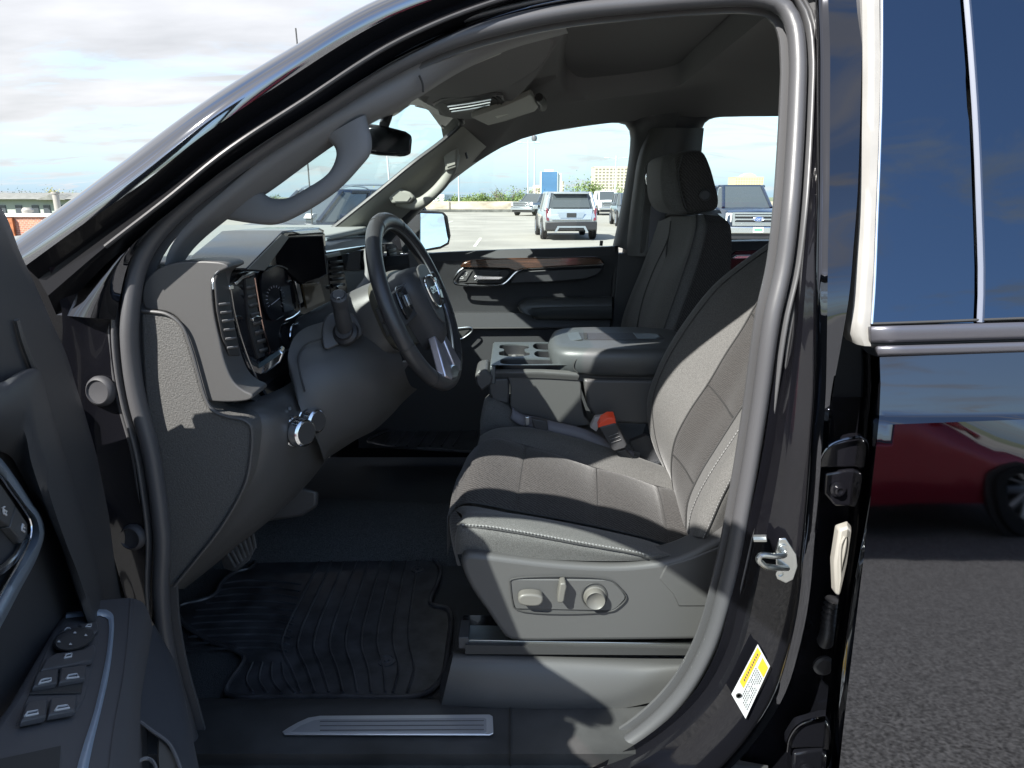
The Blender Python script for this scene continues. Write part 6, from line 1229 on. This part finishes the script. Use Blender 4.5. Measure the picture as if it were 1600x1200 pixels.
# silver SUV, seen from the rear
def loc(e,name,mt,fn,bev=0,parent=None):
    m=local(); fn(m); return m.build(name,mt,parent or e,bev=bev)
e,L,w,H,belt,hood=vehicle('parked_suv','suv','silver SUV seen from behind in the middle of the lot',882,26.5+2.2,R(92),silver,'suv')
hl=L/2
loc(e,'rear_window',cglass,lambda m:m.prism([V((-hl+.13,-.70,1.16)),V((-hl+.13,.70,1.16)),V((-hl+.46,.60,1.60)),V((-hl+.46,-.60,1.60))],(-.02,0,0)))
loc(e,'spoiler',silver,lambda m:m.box((-hl+.42,0,1.66),(.34,1.25,.05)),.01)
loc(e,'tailgate',silver,lambda m:m.prism([V((-hl-.02,-.72,.74)),V((-hl-.02,.72,.74)),V((-hl+.10,.78,1.12)),V((-hl+.10,-.78,1.12))],(-.03,0,0)),.01)
loc(e,'number_plate',grillem,lambda m:m.box((-hl-.055,0,.90),(.02,.34,.15)))
loc(e,'plate_recess',mat('recess_silver',(.33,.37,.40),.35,metal=.6),lambda m:m.prism([V((-hl-.05,-.40,.80)),V((-hl-.05,.40,.80)),V((-hl-.03,.50,.99)),V((-hl-.03,-.50,.99))],(-.004,0,0)))
for s_ in (-1,1): loc(e,'tail_lamp',lampr,lambda m:m.prism([V((-hl+.0,s_*.80,.70)),V((-hl+.0,s_*.90,.72)),V((-hl+.12,s_*.92,1.14)),V((-hl+.12,s_*.84,1.14))],(-.03,0,0)),.005)
loc(e,'lower_bumper',grillem,lambda m:m.box((-hl+.02,0,.52),(.22,1.86,.30)),.03)
loc(e,'skid_trim',bright,lambda m:m.prism([V((-hl-.10,-.62,.30)),V((-hl-.10,-.50,.52)),V((-hl-.10,.50,.52)),V((-hl-.10,.62,.30)),V((-hl-.10,.54,.30)),V((-hl-.10,.44,.46)),V((-hl-.10,-.44,.46)),V((-hl-.10,-.54,.30))],(-.02,0,0)))
def pickup_face(e,L,w,paintm,gm,wide=True):
    hl=L/2
    g=loc(e,'grille',grillem,lambda m:m.prism([V((hl-.0,-.78,.68)),V((hl-.0,.78,.68)),V((hl-.0,.80,1.08)),V((hl-.0,-.80,1.08))],(.03,0,0)),.01)
    for z in (.76,.87,.98): loc(e,'grille_bar',gm,lambda m:m.box((hl+.045,0,z),(.03,1.42,.045)),.004,g)
    loc(e,'grille_frame',gm,lambda m:m.ring([V((hl+.035,-.78,.68)),V((hl+.035,.78,.68)),V((hl+.035,.80,1.08)),V((hl+.035,-.80,1.08))],[V((hl+.035,-.70,.73)),V((hl+.035,.70,.73)),V((hl+.035,.72,1.03)),V((hl+.035,-.72,1.03))],(.03,0,0)),0,g)
    for s_ in (-1,1): loc(e,'headlight',lampw,lambda m:m.prism([V((hl-.02,s_*.80,.78)),V((hl-.06,s_*.97,.80)),V((hl-.06,s_*.97,1.06)),V((hl-.02,s_*.80,1.06))],(.03,0,0)),.01)
    loc(e,'bumper',gm,lambda m:m.box((hl+.05,0,.55),(.18,1.92,.20)),.03)
    loc(e,'air_dam',grillem,lambda m:m.box((hl-.02,0,.36),(.14,1.7,.18)),.02)
    return g
e,L,w,H,belt,hood=vehicle('pickup_truck','pickup truck','navy blue pickup facing the camera beyond the passenger headrest',1152,25.5,R(-94),navy,'pickup')
g=pickup_face(e,L,w,navy,chrome)
hl=L/2
em=loc(e,'emblem',mat('blue_oval',(.02,.07,.25),.2,coat=1),lambda m:m.grid([[V((hl+x_,.165*r_*math.cos(k*.314),.88+.068*r_*math.sin(k*.314))) for k in range(20)] for x_,r_ in ((.05,1),(.075,1),(.08,.9))],closed=True,caps=True),0,g)
loc(e,'emblem_rim',chrome,lambda m:m.tube([V((hl+.078,.165*math.cos(k*.314),.88+.068*math.sin(k*.314))) for k in range(20)],.010,6,closed=True,n=40),0,em)
text('Ford',.14,V((hl+.086,0,.88)),(0,1,0),(0,0,1),'emblem_script',white,em,.002)
loc(e,'number_plate',white,lambda m:m.box((hl+.15,0,.56),(.01,.32,.16)))
m=loc(e,'plate_mark',mat('green_print',(.1,.35,.2),.6),lambda m:m.box((hl+.157,0,.56),(.004,.24,.06)))
e,L,w,H,belt,hood=vehicle('pickup_truck','pickup truck','white pickup facing the camera to the right of the silver SUV',946,62,R(-88),whitep,'pickup')
pickup_face(e,L,w,whitep,chrome)
e,L,w,H,belt,hood=vehicle('parked_suv','suv','grey SUV parked partly behind the silver one near the parapet',838,60,R(-120),greyp,'suv')
pickup_face(e,L,w,greyp,bright)
e,L,w,H,belt,hood=vehicle('parked_suv','suv','dark blue SUV seen through the windshield past the grab handle',523,16.5,R(-122),navy,'suv')
for s_ in (-1,1): loc(e,'roof_rail',bright,lambda m:m.tube([V((-1.8,s_*.62,1.73)),V((-1.6,s_*.62,1.79)),V((.2,s_*.62,1.79)),V((.4,s_*.62,1.73))],.02,6),0)
loc(e,'windshield_sticker',white,lambda m:m.prism([V((.98,.30,1.13)),V((.98,.52,1.13)),V((.90,.52,1.22)),V((.90,.30,1.22))],(.25,0,.0)))
vehicle('parked_car','car','dark car at the edge of the window behind the silver SUV',988,40,R(-92),greyp,'suv')
e,L,w,H,belt,hood=vehicle('parked_car','car','deep red car standing opposite, mirrored in the rear door',0,-5.4,R(0),redm,'car',X=3.2)
